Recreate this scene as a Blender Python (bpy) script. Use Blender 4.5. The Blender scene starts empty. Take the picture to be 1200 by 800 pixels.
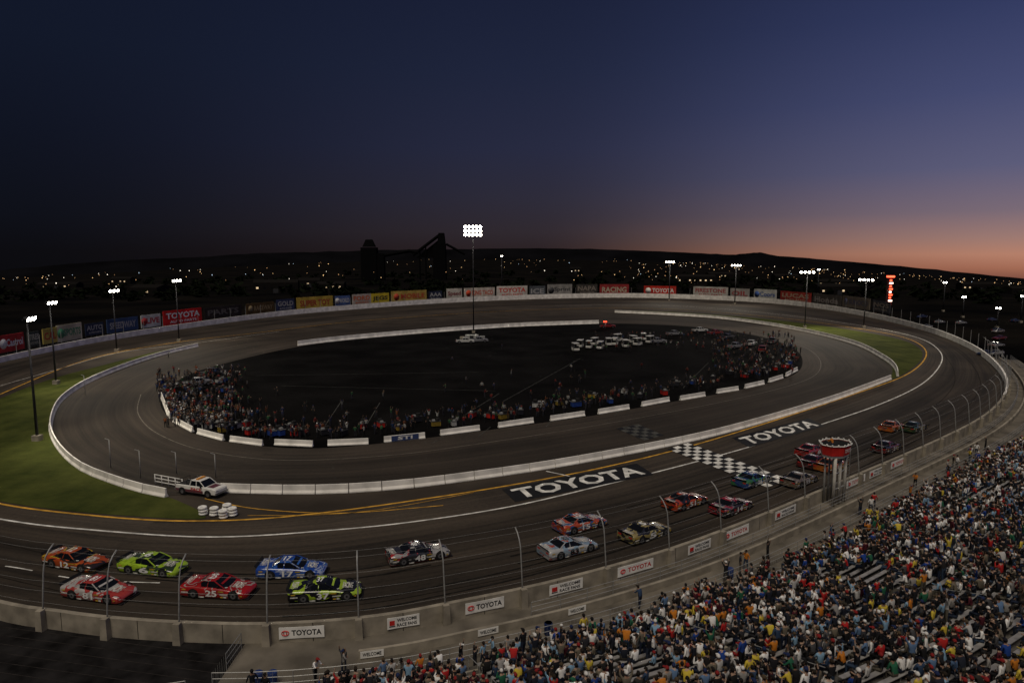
import bpy, math, random
from mathutils import Vector, Matrix, noise
import mathutils
random.seed(11)
sc = bpy.context.scene
COL = sc.collection
# ------------------------------------------------------------------ survey maths
H = 26.0; F = 800.0; PIT = math.atan(100/800)
sp, cp = math.sin(PIT), math.cos(PIT)
def G(u, v, z=0.0):
    a = (u-600)/F; b = (v-400)/F
    t = (H-z)/(sp+b*cp)
    return Vector((t*a, t*(cp-b*sp), z))
def PX(p):
    d = p[1]*cp-(p[2]-H)*sp
    w = p[1]*sp+(p[2]-H)*cp
    return 600+F*p[0]/d, 400-F*w/d
def ZAT(p, v):
    b = (v-400)/F
    return H - p[1]*(sp+b*cp)/(cp-b*sp)

def crom(pts, n=8, closed=False):
    out = []; N = len(pts)
    rng = N if closed else N-1
    for i in range(rng):
        if closed:
            p0, p1, p2, p3 = pts[(i-1) % N], pts[i], pts[(i+1) % N], pts[(i+2) % N]
        else:
            p0, p1, p2, p3 = pts[max(i-1, 0)], pts[i], pts[i+1], pts[min(i+2, N-1)]
        for k in range(n):
            t = k/n
            out.append(tuple(0.5*((2*p1[j])+(-p0[j]+p2[j])*t+(2*p0[j]-5*p1[j]+4*p2[j]-p3[j])*t*t+(-p0[j]+3*p1[j]-3*p2[j]+p3[j])*t**3) for j in range(2)))
    if not closed: out.append(tuple(pts[-1]))
    return out
def ground_curve(pts, n=8, closed=False):
    return [G(u, v) for u, v in crom(pts, n, closed)]
def resample(P, step, closed=False):
    Q = list(P)+([P[0]] if closed else [])
    out = [Q[0].copy()]; acc = 0.0
    for a, b in zip(Q, Q[1:]):
        L = (b-a).length
        if L < 1e-6: continue
        d = step-acc
        while d <= L:
            out.append(a.lerp(b, d/L)); d += step
        acc = L-(d-step)
    return out
def normals(P, closed=False):
    N = len(P); out = []
    for i in range(N):
        a = P[(i-1) % N] if closed else P[max(i-1, 0)]
        b = P[(i+1) % N] if closed else P[min(i+1, N-1)]
        d = (b-a); d.z = 0; d.normalize()
        out.append(Vector((d.y, -d.x, 0)))     # right hand side = outside
    return out
def offs(P, d, closed=False):
    return [p+n*d for p, n in zip(P, normals(P, closed))]

# ------------------------------------------------------------------ materials
def lin(c):
    return tuple((x/12.92 if x <= 0.04045 else ((x+0.055)/1.055)**2.4) for x in c)
def s255(r, g, b): return lin((r/255, g/255, b/255))
def nm(name):
    m = bpy.data.materials.new(name); m.use_nodes = True
    nt = m.node_tree; return m, nt, nt.nodes['Principled BSDF']
_mc = {}
def mat(name, col, rough=0.7, var=0.15, scale=3.0, metal=0.0, coat=0.0, bump=0.0, spec=.3):
    if name in _mc: return _mc[name]
    m, nt, b = nm(name)
    tc = nt.nodes.new('ShaderNodeTexCoord')
    no = nt.nodes.new('ShaderNodeTexNoise'); no.inputs['Scale'].default_value = scale; no.inputs['Detail'].default_value = 7
    nt.links.new(tc.outputs['Object'], no.inputs['Vector'])
    r = nt.nodes.new('ShaderNodeValToRGB')
    r.color_ramp.elements[0].position = 0.34; r.color_ramp.elements[1].position = 0.66
    r.color_ramp.elements[0].color = tuple(c*(1-var) for c in col)+(1,)
    r.color_ramp.elements[1].color = tuple(min(1, c*(1+var)) for c in col)+(1,)
    nt.links.new(no.outputs['Fac'], r.inputs[0]); nt.links.new(r.outputs[0], b.inputs['Base Color'])
    b.inputs['Roughness'].default_value = rough; b.inputs['Metallic'].default_value = metal
    b.inputs['Coat Weight'].default_value = coat; b.inputs['Specular IOR Level'].default_value = spec
    if bump:
        bp = nt.nodes.new('ShaderNodeBump'); bp.inputs['Strength'].default_value = bump
        nt.links.new(no.outputs['Fac'], bp.inputs['Height']); nt.links.new(bp.outputs[0], b.inputs['Normal'])
    _mc[name] = m
    return m
def emis(name, col, st):
    if name in _mc: return _mc[name]
    m, nt, b = nm(name)
    b.inputs['Base Color'].default_value = col+(1,)
    b.inputs['Emission Color'].default_value = col+(1,)
    b.inputs['Emission Strength'].default_value = st
    m.cycles.emission_sampling = 'NONE'
    _mc[name] = m
    return m

def road_mat(name, c1, c2, groove=0.5):
    m, nt, b = nm(name); N = nt.nodes; L = nt.links
    tc = N.new('ShaderNodeTexCoord')
    mp = N.new('ShaderNodeMapping'); mp.inputs['Scale'].default_value = (0.014, 20, 1)
    L.new(tc.outputs['UV'], mp.inputs[0])
    st = N.new('ShaderNodeTexNoise'); st.inputs['Scale'].default_value = 1; st.inputs['Detail'].default_value = 8; st.inputs['Roughness'].default_value = 0.7
    L.new(mp.outputs[0], st.inputs['Vector'])
    big = N.new('ShaderNodeTexNoise'); big.inputs['Scale'].default_value = 0.06; big.inputs['Detail'].default_value = 6
    L.new(tc.outputs['Object'], big.inputs['Vector'])
    fine = N.new('ShaderNodeTexNoise'); fine.inputs['Scale'].default_value = 2.5; fine.inputs['Detail'].default_value = 8
    L.new(tc.outputs['Object'], fine.inputs['Vector'])
    a = N.new('ShaderNodeMath'); a.operation = 'MULTIPLY_ADD'; a.inputs[1].default_value = 0.55
    L.new(st.outputs['Fac'], a.inputs[0])
    a2 = N.new('ShaderNodeMath'); a2.operation = 'MULTIPLY'; a2.inputs[1].default_value = 0.3; L.new(big.outputs['Fac'], a2.inputs[0]); L.new(a2.outputs[0], a.inputs[2])
    a3 = N.new('ShaderNodeMath'); a3.operation = 'MULTIPLY_ADD'; a3.inputs[1].default_value = 0.15; L.new(fine.outputs['Fac'], a3.inputs[0]); L.new(a.outputs[0], a3.inputs[2])
    r = N.new('ShaderNodeValToRGB'); r.color_ramp.elements[0].position = 0.41; r.color_ramp.elements[1].position = 0.59
    r.color_ramp.elements[0].color = c1+(1,); r.color_ramp.elements[1].color = c2+(1,)
    L.new(a3.outputs[0], r.inputs[0])
    # rubbered-in racing groove across the width
    sx = N.new('ShaderNodeSeparateXYZ'); L.new(tc.outputs['UV'], sx.inputs[0])
    g = N.new('ShaderNodeValToRGB'); cr = g.color_ramp
    cr.elements[0].position = 0.0; cr.elements[0].color = (.85, .85, .85, 1)
    cr.elements[1].position = 1.0; cr.elements[1].color = (1, 1, 1, 1)
    for p_, v_ in ((0.16, .8), (0.28, 1-groove*.8), (0.40, 0.85), (0.55, 1-groove), (0.68, 0.92), (0.82, 1.1)):
        e = cr.elements.new(p_); e.color = (v_, v_, v_, 1)
    L.new(sx.outputs['Y'], g.inputs[0])
    mx = N.new('ShaderNodeMix'); mx.data_type = 'RGBA'; mx.blend_type = 'MULTIPLY'; mx.inputs[0].default_value = 1
    L.new(r.outputs[0], mx.inputs[6]); L.new(g.outputs[0], mx.inputs[7])
    L.new(mx.outputs[2], b.inputs['Base Color'])
    b.inputs['Roughness'].default_value = 0.85
    b.inputs['Specular IOR Level'].default_value = 0.12
    return m

M_white = mat('white_paint', (.74, .73, .69), .6, .14, 1.2)
M_wallw = mat('white_wall_paint', (.78, .75, .69), .7, .2, .5, spec=.15)
M_conc = mat('concrete', (.25, .222, .175), .85, .28, .8, bump=.1, spec=.15)
M_conc2 = mat('concrete_floor', (.125, .110, .088), .9, .35, .35, bump=.1, spec=.1)
M_step = mat('stand_concrete', (.075, .069, .06), .9, .35, .5, spec=.1)
M_steel = mat('galvanised_steel', (.30, .30, .29), .5, .15, 4, metal=.3)
M_dsteel = mat('dark_steel', (.03, .03, .033), .6, .2, 4, metal=.2)
M_alu = mat('aluminium_bench', (.30, .29, .28), .5, .25, 2, metal=.3)
M_yel = mat('yellow_line_paint', (.52, .28, .04), .8, .4, .8, spec=.1)
M_linew = mat('white_line_paint', (.60, .59, .55), .8, .35, .9, spec=.1)
M_black = mat('black_paint', (.010, .010, .011), .7, .2, 3, spec=.15)
M_tyre = mat('tyre_rubber', (.016, .016, .016), .85, .2, 8, spec=.15)
M_glass = mat('dark_window', (.006, .007, .009), .1, .1, 3)
M_rim = mat('wheel_rim', (.25, .25, .26), .35, .1, 5, metal=.7)
M_red = mat('red_sign', (.50, .022, .018), .5, .15, 2)
M_lamp = emis('lamp_glow', (1.0, .93, .78), 60)
M_lampf = emis('lamp_glow_far', (1.0, .93, .80), 30)

# ------------------------------------------------------------------ mesh builder
_tc = {}
def text_geo(s):
    if s in _tc: return _tc[s]
    cu = bpy.data.curves.new('t', 'FONT'); cu.body = s; cu.offset = 0.028; cu.resolution_u = 2
    o = bpy.data.objects.new('t', cu); COL.objects.link(o)
    dg = bpy.context.evaluated_depsgraph_get(); dg.update()
    me = bpy.data.meshes.new_from_object(o.evaluated_get(dg))
    vs = [v.co.copy() for v in me.vertices]; fs = [tuple(p.vertices) for p in me.polygons]
    bpy.data.objects.remove(o); bpy.data.curves.remove(cu); bpy.data.meshes.remove(me)
    x0 = min(v.x for v in vs); x1 = max(v.x for v in vs); y0 = min(v.y for v in vs); y1 = max(v.y for v in vs)
    vs = [((v.x-x0)/(x1-x0), (v.y-y0)/(y1-y0)) for v in vs]
    _tc[s] = (vs, fs); return _tc[s]

class MB:
    def __init__(s): s.v = []; s.f = []; s.m = []; s.mats = []; s.sm = []; s.uv = {}
    def mi(s, m):
        if m not in s.mats: s.mats.append(m)
        return s.mats.index(m)
    def add(s, vs, fs, m, M=None, smooth=False):
        o = len(s.v); k = s.mi(m)
        for v in vs:
            v = Vector(v); s.v.append(tuple(M @ v) if M else tuple(v))
        for f in fs: s.f.append(tuple(i+o for i in f)); s.m.append(k); s.sm.append(smooth)
    def box(s, c, d, m, M=None, top=1.0):
        x, y, z = c; a, b, h = d[0]/2, d[1]/2, d[2]/2
        vs = [(x-a, y-b, z-h), (x+a, y-b, z-h), (x+a, y+b, z-h), (x-a, y+b, z-h),
              (x-a*top, y-b*top, z+h), (x+a*top, y-b*top, z+h), (x+a*top, y+b*top, z+h), (x-a*top, y+b*top, z+h)]
        s.add(vs, [(0, 3, 2, 1), (4, 5, 6, 7), (0, 1, 5, 4), (1, 2, 6, 5), (2, 3, 7, 6), (3, 0, 4, 7)], m, M)
    def tube(s, pts, r, m, n=6, M=None, r2=None, smooth=True):
        pts = [Vector(p) for p in pts]; rings = []; K = len(pts)
        for i, p in enumerate(pts):
            d = (pts[min(i+1, K-1)]-pts[max(i-1, 0)]).normalized()
            a = d.cross(Vector((0, 0, 1)) if abs(d.z) < .9 else Vector((1, 0, 0))).normalized(); b = d.cross(a)
            rr = r if r2 is None else r+(r2-r)*i/(K-1)
            rings += [p+(a*math.cos(2*math.pi*j/n)+b*math.sin(2*math.pi*j/n))*rr for j in range(n)]
        fs = [(i*n+j, i*n+(j+1) % n, (i+1)*n+(j+1) % n, (i+1)*n+j) for i in range(K-1) for j in range(n)]
        fs += [tuple(range(n))[::-1], tuple((K-1)*n+j for j in range(n))]
        s.add(rings, fs, m, M, smooth and n > 5)
    def loft(s, rings, m, M=None, caps=True, closed=True, smooth=False, mf=None):
        n = len(rings[0]); o = len(s.v)
        vs = [p for r in rings for p in r]
        for v in vs:
            v = Vector(v); s.v.append(tuple(M @ v) if M else tuple(v))
        for i in range(len(rings)-1):
            for j in range(n if closed else n-1):
                s.f.append((o+i*n+j, o+i*n+(j+1) % n, o+(i+1)*n+(j+1) % n, o+(i+1)*n+j))
                s.m.append(s.mi(mf(i, j) if mf else m)); s.sm.append(smooth)
        if caps:
            s.f.append(tuple(o+j for j in range(n))[::-1]); s.m.append(s.mi(m)); s.sm.append(False)
            s.f.append(tuple(o+(len(rings)-1)*n+j for j in range(n))); s.m.append(s.mi(m)); s.sm.append(False)
    def text(s, t, o, ux, uy, m, M=None):
        vs, fs = text_geo(t); o = Vector(o); ux = Vector(ux); uy = Vector(uy)
        s.add([o+ux*a+uy*b for a, b in vs], fs, m, M)
    def textq(s, t, q, m, lift=0):
        vs, fs = text_geo(t); q = [Vector(p) for p in q]
        out = []
        for a, b in vs:
            lo = q[0].lerp(q[1], a); hi = q[3].lerp(q[2], a); p = lo.lerp(hi, b); p.z += lift; out.append(p)
        s.add(out, fs, m)
    def obj(s, name, parent=None, loc=None, rot=None):
        me = bpy.data.meshes.new(name); me.from_pydata(s.v, [], s.f)
        for m in s.mats: me.materials.append(m)
        me.polygons.foreach_set('material_index', s.m); me.polygons.foreach_set('use_smooth', s.sm)
        me.update()
        o = bpy.data.objects.new(name, me); COL.objects.link(o)
        if parent: o.parent = parent
        if loc is not None: o.location = loc
        if rot is not None: o.rotation_euler = (0, 0, rot)
        return o
def inst(name, me, loc, rot, parent=None, sc_=1.0):
    o = bpy.data.objects.new(name, me); COL.objects.link(o)
    o.location = loc; o.rotation_euler = (0, 0, rot); o.scale = (sc_,)*3
    if parent: o.parent = parent
    return o
def empty(name, loc=(0, 0, 0)):
    e = bpy.data.objects.new(name, None); COL.objects.link(e); e.location = loc; e.empty_display_size = .5
    return e

# ------------------------------------------------------------------ surveyed curves
WALLPX = [(0, 722), (70, 734), (130, 742), (215, 748), (310, 750), (400, 745), (470, 736), (520, 726), (615, 706), (700, 684), (780, 660), (850, 634), (910, 609), (960, 587),
          (1000, 569), (1050, 547), (1100, 524), (1140, 503), (1165, 484), (1177, 465), (1177, 448), (1163, 428), (1135, 408), (1085, 388), (1000, 368), (900, 355), (760, 349),
          (640, 350), (520, 355), (420, 362), (330, 370), (230, 383), (120, 400), (50, 414), (0, 425), (-60, 440), (-150, 472), (-270, 530), (-290, 610), (-170, 672)]
WALL = resample(ground_curve(WALLPX, 8, True), 1.5, True)
YELPX = [(0, 590), (100, 603), (200, 610), (300, 608), (400, 598), (500, 584), (600, 568), (700, 549), (800, 525), (900, 495), (1000, 462), (1060, 440), (1084, 420), (1080, 405), (1050, 393), (980, 381), (900, 371),
         (800, 363), (718, 361), (600, 364), (500, 370), (400, 378), (300, 390), (200, 402), (100, 422), (0, 462), (-80, 500), (-110, 535), (-80, 566)]
YEL = resample(ground_curve(YELPX, 8, True), 1.5, True)
INNPX = [(205, 580), (300, 579), (400, 577), (530, 565), (640, 549), (750, 529), (830, 512), (900, 493), (980, 468), (1050, 441), (1040, 425), (1000, 403), (930, 386), (850, 374), (718, 367),
         (600, 371), (480, 379), (360, 390), (232, 406), (150, 429), (90, 456), (62, 486), (60, 510), (80, 536), (120, 560), (165, 575)]
INN = resample(ground_curve(INNPX, 8, True), 1.5, True)
INFPX = [(188, 470), (205, 495), (240, 512), (300, 522), (370, 525), (450, 519), (540, 508), (630, 496), (700, 486), (780, 472), (860, 458), (920, 443), (940, 428), (930, 408), (880, 392), (800, 382), (705, 379),
         (600, 382), (500, 390), (430, 396), (350, 406), (270, 424), (215, 442)]
INF = resample(ground_curve(INFPX, 8, True), 1.5, True)

def nearest(P, q):
    bi = 0; bd = 1e18
    for i, p in enumerate(P):
        d = (p.x-q.x)**2+(p.y-q.y)**2
        if d < bd: bd = d; bi = i
    return bi

def sheet(name, P, z, m, parent=None):
    me = bpy.data.meshes.new(name)
    vs = [Vector((p.x, p.y, 0)) for p in P]
    tris = mathutils.geometry.tessellate_polygon([vs])
    me.from_pydata([(p.x, p.y, z) for p in vs], [], [tuple(t) for t in tris])
    me.materials.append(m); me.update()
    if me.polygons[0].normal.z < 0: me.flip_normals()
    o = bpy.data.objects.new(name, me); COL.objects.link(o)
    return o
def ribbon_between(name, A, B, z, m, K=6):
    idx = []
    for a in A: idx.append(nearest(B, a))
    vs = []; fs = []; uv = []
    n = len(A); s = 0; S = []
    for i in range(n):
        S.append(s); s += (A[(i+1) % n]-A[i]).length
    for i in range(n+1):
        a = A[i % n]; b = B[idx[i % n]]
        for k in range(K+1):
            p = a.lerp(b, k/K); vs.append((p.x, p.y, z)); uv.append((S[i] if i < n else s, k/K))
    for i in range(n):
        for k in range(K):
            j = i*(K+1)+k
            fs.append((j, j+K+1, j+K+2, j+1))
    me = bpy.data.meshes.new(name); me.from_pydata(vs, [], fs); me.materials.append(m)
    ul = me.uv_layers.new(name='UVMap')
    for l in me.loops: ul.data[l.index].uv = uv[l.vertex_index]
    me.update()
    if me.polygons[0].normal.z < 0: me.flip_normals()
    o = bpy.data.objects.new(name, me); COL.objects.link(o); return o
def line(mb, P, w, z, m, closed=False, dash=None):
    Nn = normals(P, closed); n = len(P)
    for i in range(n if closed else n-1):
        if dash and (i % dash[0]) >= dash[1]: continue
        a, b = P[i], P[(i+1) % n]; na, nb = Nn[i], Nn[(i+1) % n]
        mb.add([(a.x-na.x*w/2, a.y-na.y*w/2, z), (a.x+na.x*w/2, a.y+na.y*w/2, z), (b.x+nb.x*w/2, b.y+nb.y*w/2, z), (b.x-nb.x*w/2, b.y-nb.y*w/2, z)], [(0, 1, 2, 3)], m)

# ------------------------------------------------------------------ ground to the horizon
def fall(az):
    d = math.degrees(az)
    return 0.031*max(0, min(1, (d-5)/33))**1.4 if d > 0 else 0.025*max(0, min(1, (-d-5)/33))**1.4
def gz(x, y):
    r = math.hypot(x, y); az = math.atan2(x, y)
    if abs(az) > 1.4: return -.06
    return -.06-max(0, r-480)*fall(az)
def ground():
    rs = [0, 60, 150, 300, 480, 560, 700, 900, 1200, 1700, 2500, 4000, 7000, 12000]
    na = 72; vs = [(0, 0, -.06)]; fs = []
    for r in rs[1:]:
        for k in range(na):
            az = -math.pi+2*math.pi*k/na; x = r*math.sin(az); y = r*math.cos(az)
            vs.append((x, y, gz(x, y)))
    for k in range(na): fs.append((0, 1+(k+1) % na, 1+k))
    for i in range(len(rs)-2):
        for k in range(na):
            a = 1+i*na+k; b = 1+i*na+(k+1) % na
            fs.append((a, b, b+na, a+na))
    m, nt, b = nm('unlit_earth'); N = nt.nodes; L = nt.links  # near-black colour stands in for ground the floodlights do not reach
    tc = N.new('ShaderNodeTexCoord'); no = N.new('ShaderNodeTexNoise'); no.inputs['Scale'].default_value = .02; no.inputs['Detail'].default_value = 12
    L.new(tc.outputs['Object'], no.inputs['Vector'])
    r = N.new('ShaderNodeValToRGB'); r.color_ramp.elements[0].position = .35; r.color_ramp.elements[1].position = .7
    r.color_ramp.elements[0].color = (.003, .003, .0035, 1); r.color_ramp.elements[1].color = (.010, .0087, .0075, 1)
    L.new(no.outputs['Fac'], r.inputs[0]); L.new(r.outputs[0], b.inputs['Base Color']); b.inputs['Roughness'].default_value = 1; b.inputs['Specular IOR Level'].default_value = 0
    me = bpy.data.meshes.new('ground'); me.from_pydata(vs, [], fs); me.materials.append(m); me.update()
    if me.polygons[-1].normal.z < 0: me.flip_normals()
    o = bpy.data.objects.new('ground', me); COL.objects.link(o)
ground()

M_road = road_mat('asphalt_track', (.023, .019, .0155), (.066, .052, .039), .5)
M_road2 = road_mat('asphalt_inner_track', (.024, .0198, .016), (.056, .044, .034), .35)
M_apron = mat('asphalt_apron', (.040, .032, .025), .9, .3, .12, spec=.1)
M_inf = mat('infield_asphalt_unlit', (.0044, .0041, .004), .95, .5, .09, spec=.02)  # infield gets no floodlight: that darkness is put into the base colour
sheet('asphalt_apron', WALL, -.02, M_apron)
ribbon_between('race_track', WALL, YEL, 0.0, M_road, 8)
gm, nt, b = nm('grass'); N = nt.nodes; L = nt.links
tc = N.new('ShaderNodeTexCoord'); n1 = N.new('ShaderNodeTexNoise'); n1.inputs['Scale'].default_value = .12; n1.inputs['Detail'].default_value = 12; n1.inputs['Roughness'].default_value = .75
L.new(tc.outputs['Object'], n1.inputs['Vector'])
wv = N.new('ShaderNodeTexWave'); wv.inputs['Scale'].default_value = .09; wv.inputs['Distortion'].default_value = 1.5; L.new(tc.outputs['Object'], wv.inputs['Vector'])
ad = N.new('ShaderNodeMath'); ad.operation = 'MULTIPLY_ADD'; ad.inputs[1].default_value = .05; L.new(wv.outputs['Fac'], ad.inputs[0]); L.new(n1.outputs['Fac'], ad.inputs[2])
r = N.new('ShaderNodeValToRGB'); r.color_ramp.elements[0].position = .36; r.color_ramp.elements[1].position = .68
r.color_ramp.elements[0].color = (.026, .035, .009, 1); r.color_ramp.elements[1].color = (.072, .080, .020, 1)
L.new(ad.outputs[0], r.inputs[0]); L.new(r.outputs[0], b.inputs['Base Color']); b.inputs['Roughness'].default_value = 1; b.inputs['Specular IOR Level'].default_value = .02
GL = [(240, 607), (150, 604), (60, 596), (0, 587), (-60, 574), (-100, 545), (-85, 508), (0, 467), (60, 444), (120, 428), (175, 414), (228, 404), (150, 428), (92, 455), (63, 485), (60, 511), (80, 538), (120, 562), (165, 577), (205, 585)]
sheet('grass', ground_curve(GL, 6, True), .012, gm)
GR = [(722, 364), (800, 366), (900, 374), (980, 384), (1048, 396), (1076, 407), (1080, 420), (1062, 436), (1040, 446), (1046, 436), (1040, 425), (1000, 403), (930, 386), (850, 374), (780, 369)]
sheet('grass', ground_curve(GR, 6, True), .012, gm)
ribbon_between('inner_track', INN, INF, .006, M_road2, 6)
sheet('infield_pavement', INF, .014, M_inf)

# ------------------------------------------------------------------ painted markings
mk = MB()
line(mk, YEL, .32, .024, M_yel, True)
WL = ground_curve([(-150, 578), (0, 608), (100, 620), (250, 629), (400, 620), (500, 609), (600, 593), (700, 570), (800, 545), (880, 523), (960, 498), (1030, 474), (1080, 450), (1103, 425), (1098, 408), (1070, 394), (1000, 380), (900, 367), (780, 358), (650, 358)], 10)
line(mk, resample(WL, 1.5), .26, .024, M_linew)
M_seam = mat('paving_seam', (.014, .012, .010), .9, .4, 1, spec=.05)
for d_ in (-4.2, -8.6):
    line(mk, offs(WALL, d_, True), .10, .020, M_seam, True)
line(mk, resample(ground_curve([(-60, 655), (20, 665), (100, 679), (240, 684)], 8), 1.5), .13, .024, M_linew, dash=(4, 2))
line(mk, resample(ground_curve([(240, 584), (300, 596), (400, 601), (520, 592)], 8), 1.5), .16, .028, M_yel)
line(mk, resample(ground_curve([(290, 604), (420, 600), (560, 576)], 8), 1.5), .10, .028, M_yel)
line(mk, resample(ground_curve([(165, 462), (162, 485), (185, 508), (240, 528), (330, 539), (450, 534), (560, 520), (700, 498), (850, 470), (940, 447), (962, 428), (945, 408), (890, 392)], 8), 1.5), .14, .024, mat('worn_line_paint', (.12, .105, .085), .8, .4, 1))
line(mk, resample(ground_curve([(0, 452), (70, 432), (140, 413), (230, 402), (330, 388)], 8), 1.5), .35, .024, mat('worn_line_paint2', (.3, .28, .25), .8, .4, 1))
M_wl = mat('faint_line_paint', (.06, .06, .055), .8, .4, 1, spec=.05)
for a, b_ in (((545, 486), (585, 461)), ((330, 452), (580, 458)), ((300, 440), (560, 436)), ((590, 470), (680, 420)), ((380, 500), (400, 470)), ((430, 497), (445, 472)), ((505, 520), (520, 512)), ((560, 512), (575, 500)), ((640, 500), (650, 488)), ((720, 487), (730, 478)), ((800, 455), (830, 425)), ((700, 395), (820, 400))):
    line(mk, [G(*a), G(*b_)], .12, .030, M_wl)
# skid marks on the racing surface
M_skid = mat('tyre_skid_mark', (.012, .011, .010), .9, .5, 1.5, spec=.05)
for (d_, s0, ln) in ((-3.1, 30, 26), (-6.2, 60, 34), (-7.6, 10, 20), (-5.2, 100, 30), (-9.8, 70, 24), (-2.6, 85, 22)):
    seg_ = [WALL[(s0+k) % len(WALL)]+normals(WALL, True)[(s0+k) % len(WALL)]*(d_-k*.05) for k in range(ln)] if False else None
Nw = normals(WALL, True)
for (d_, s0, ln, dr) in ((-3.1, 14, 26, .05), (-6.2, 28, 34, -.04), (-7.6, 4, 20, .07), (-5.2, 52, 30, .05), (-9.8, 40, 24, -.06), (-2.6, 62, 22, .06)):
    for tr in (0, 1.55):
        line(mk, [WALL[s0+k]+Nw[s0+k]*(d_-tr-k*dr) for k in range(ln)], .20, .0215+tr*.0004, M_skid)
q = [G(782, 526), G(806, 519), G(926, 562), G(899, 571)]
NA, NB_ = 4, 18
for i in range(NA):
    for j in range(NB_):
        def bl(a, b): return q[0].lerp(q[1], a).lerp(q[3].lerp(q[2], a), b)
        c = [bl(i/NA, j/NB_), bl((i+1)/NA, j/NB_), bl((i+1)/NA, (j+1)/NB_), bl(i/NA, (j+1)/NB_)]
        mk.add([(p.x, p.y, .036) for p in c], [(0, 1, 2, 3)], M_linew if (i+j) % 2 else M_black)
q2 = [G(722, 502), G(748, 497), G(778, 510), G(755, 516)]
for i in range(4):
    for j in range(6):
        def bl(a, b): return q2[0].lerp(q2[1], a).lerp(q2[3].lerp(q2[2], a), b)
        c = [bl(i/4, j/6), bl((i+1)/4, j/6), bl((i+1)/4, (j+1)/6), bl(i/4, (j+1)/6)]
        mk.add([(p.x, p.y, .036) for p in c], [(0, 1, 2, 3)], M_wl if (i+j) % 2 else M_black)
line(mk, [G(640, 552), G(668, 558)], .2, .03, M_linew)
for Q in ([(604, 588), (766, 556), (746, 543), (588, 573)], [(878, 524), (966, 499), (948, 490), (858, 513)]):
    q = [G(*p) for p in Q]
    mk.add([(p.x, p.y, .032) for p in q], [(0, 1, 2, 3)], M_black)
    def bl(a, b): return q[0].lerp(q[1], a).lerp(q[3].lerp(q[2], a), b)
    qi = [bl(.04, .14), bl(.96, .14), bl(.96, .86), bl(.04, .86)]
    mk.textq('TOYOTA', qi, M_linew, .040)
mk.obj('track_markings')

# ------------------------------------------------------------------ outer wall
def wh(p): return 1.35+max(0, (p.y-150)/250)*1.3
wb = MB(); n = len(WALL); Nn = normals(WALL, True)
for i in range(n):
    a, b = WALL[i], WALL[(i+1) % n]; na, nb = Nn[i], Nn[(i+1) % n]; ha, hb = wh(a), wh(b)
    T = .36
    ai, bi, ao, bo = a, b, a+na*T, b+nb*T
    def z(p, h): return (p.x, p.y, h)
    inner = M_wallw if (a.y > 95) else M_conc
    wb.add([z(ai, -.05), z(bi, -.05), z(bi, hb), z(ai, ha)], [(0, 1, 2, 3)], inner)
    wb.add([z(ai, ha), z(bi, hb), z(bo, hb), z(ao, ha)], [(0, 1, 2, 3)], M_wallw if a.y > 120 else M_conc)
    wb.add([z(ao, ha), z(bo, hb), z(bo, -.05), z(ao, -.05)], [(0, 1, 2, 3)], M_conc)
    if i % 4 == 0 and a.y < 130:
        d = (b-a).normalized(); c = ao+na*.004
        wb.add([z(c, .02), z(c+d*.05, .02), z(c+d*.05, ha-.01), z(c, ha-.01)], [(0, 1, 2, 3)], M_seam)
wb.obj('track_wall')

def krail(name, P, h=.95, seg=3.6, gap=.10, m=M_wallw, w=.5):
    mb = MB(); R = resample(P, seg)
    for i in range(len(R)-1):
        d = (R[i+1]-R[i]); d.normalize(); nn = Vector((d.y, -d.x, 0))
        a = R[i]+d*gap/2; b = R[i+1]-d*gap/2
        prof = [(-w/2, 0), (-w/2, .12), (-w/5, .4*h), (-w/6.5, h), (w/6.5, h), (w/5, .4*h), (w/2, .12), (w/2, 0)]
        mb.loft([[(a+nn*x)+Vector((0, 0, z_)) for x, z_ in prof], [(b+nn*x)+Vector((0, 0, z_)) for x, z_ in prof]], m)
    return mb.obj(name)
krail('concrete_barrier', ground_curve([(232, 406), (190, 416), (150, 429), (115, 443), (90, 456), (70, 472), (61, 490), (60, 508), (72, 530), (95, 550), (125, 563), (165, 576), (205, 584)], 8), 1.0)
krail('concrete_barrier', ground_curve([(258, 576), (330, 578), (400, 577), (470, 572), (530, 565), (640, 549), (750, 529), (830, 512), (900, 493), (980, 468), (1050, 442)], 8), 1.0)
krail('concrete_barrier', ground_curve([(1052, 441), (1049, 432), (1036, 421), (1000, 403), (930, 386), (850, 374), (780, 369), (715, 366)], 8), 1.15)
krail('concrete_barrier', ground_curve([(349, 405), (390, 400), (430, 396), (500, 390), (600, 383), (705, 379)], 8), 1.45, gap=.04)
for a, b_ in (((189, 464), (199, 490)), ((204, 494), (226, 506)), ((232, 508), (262, 516)), ((270, 517), (308, 522)), ((322, 521), (367, 523)), ((384, 522), (432, 520)), ((450, 518), (498, 513)), ((516, 510), (562, 504)), ((584, 501), (625, 495)), ((645, 493), (685, 487)), ((701, 485), (737, 479)), ((752, 476), (784, 470)), ((797, 469), (826, 464)), ((840, 461), (865, 457)), ((873, 455), (895, 450)), ((901, 448), (917, 443)), ((921, 441), (934, 434))):
    A, B = G(*a), G(*b_)
    krail('pit_wall_barrier', [A, B], .85, (B-A).length-.01, .02)
    if a[0] == 450:
        mb = MB(); d = (B-A); L_ = d.length; d.normalize(); nn = Vector((d.y, -d.x, 0))
        c = A+nn*.3; mb.add([c+d*1.0+Vector((0, 0, .1)), c+d*(L_-1)+Vector((0, 0, .1)), c+d*(L_-1)+Vector((0, 0, .85)), c+d+Vector((0, 0, .85))], [(0, 1, 2, 3)], mat('blue_banner', (.03, .05, .14), .7))
        mb.text('STI', c+nn*.02+d*1.9+Vector((0, 0, .22)), d*(L_-3.8), (0, 0, .5), M_white)
        mb.obj('pit_wall_banner')

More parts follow.
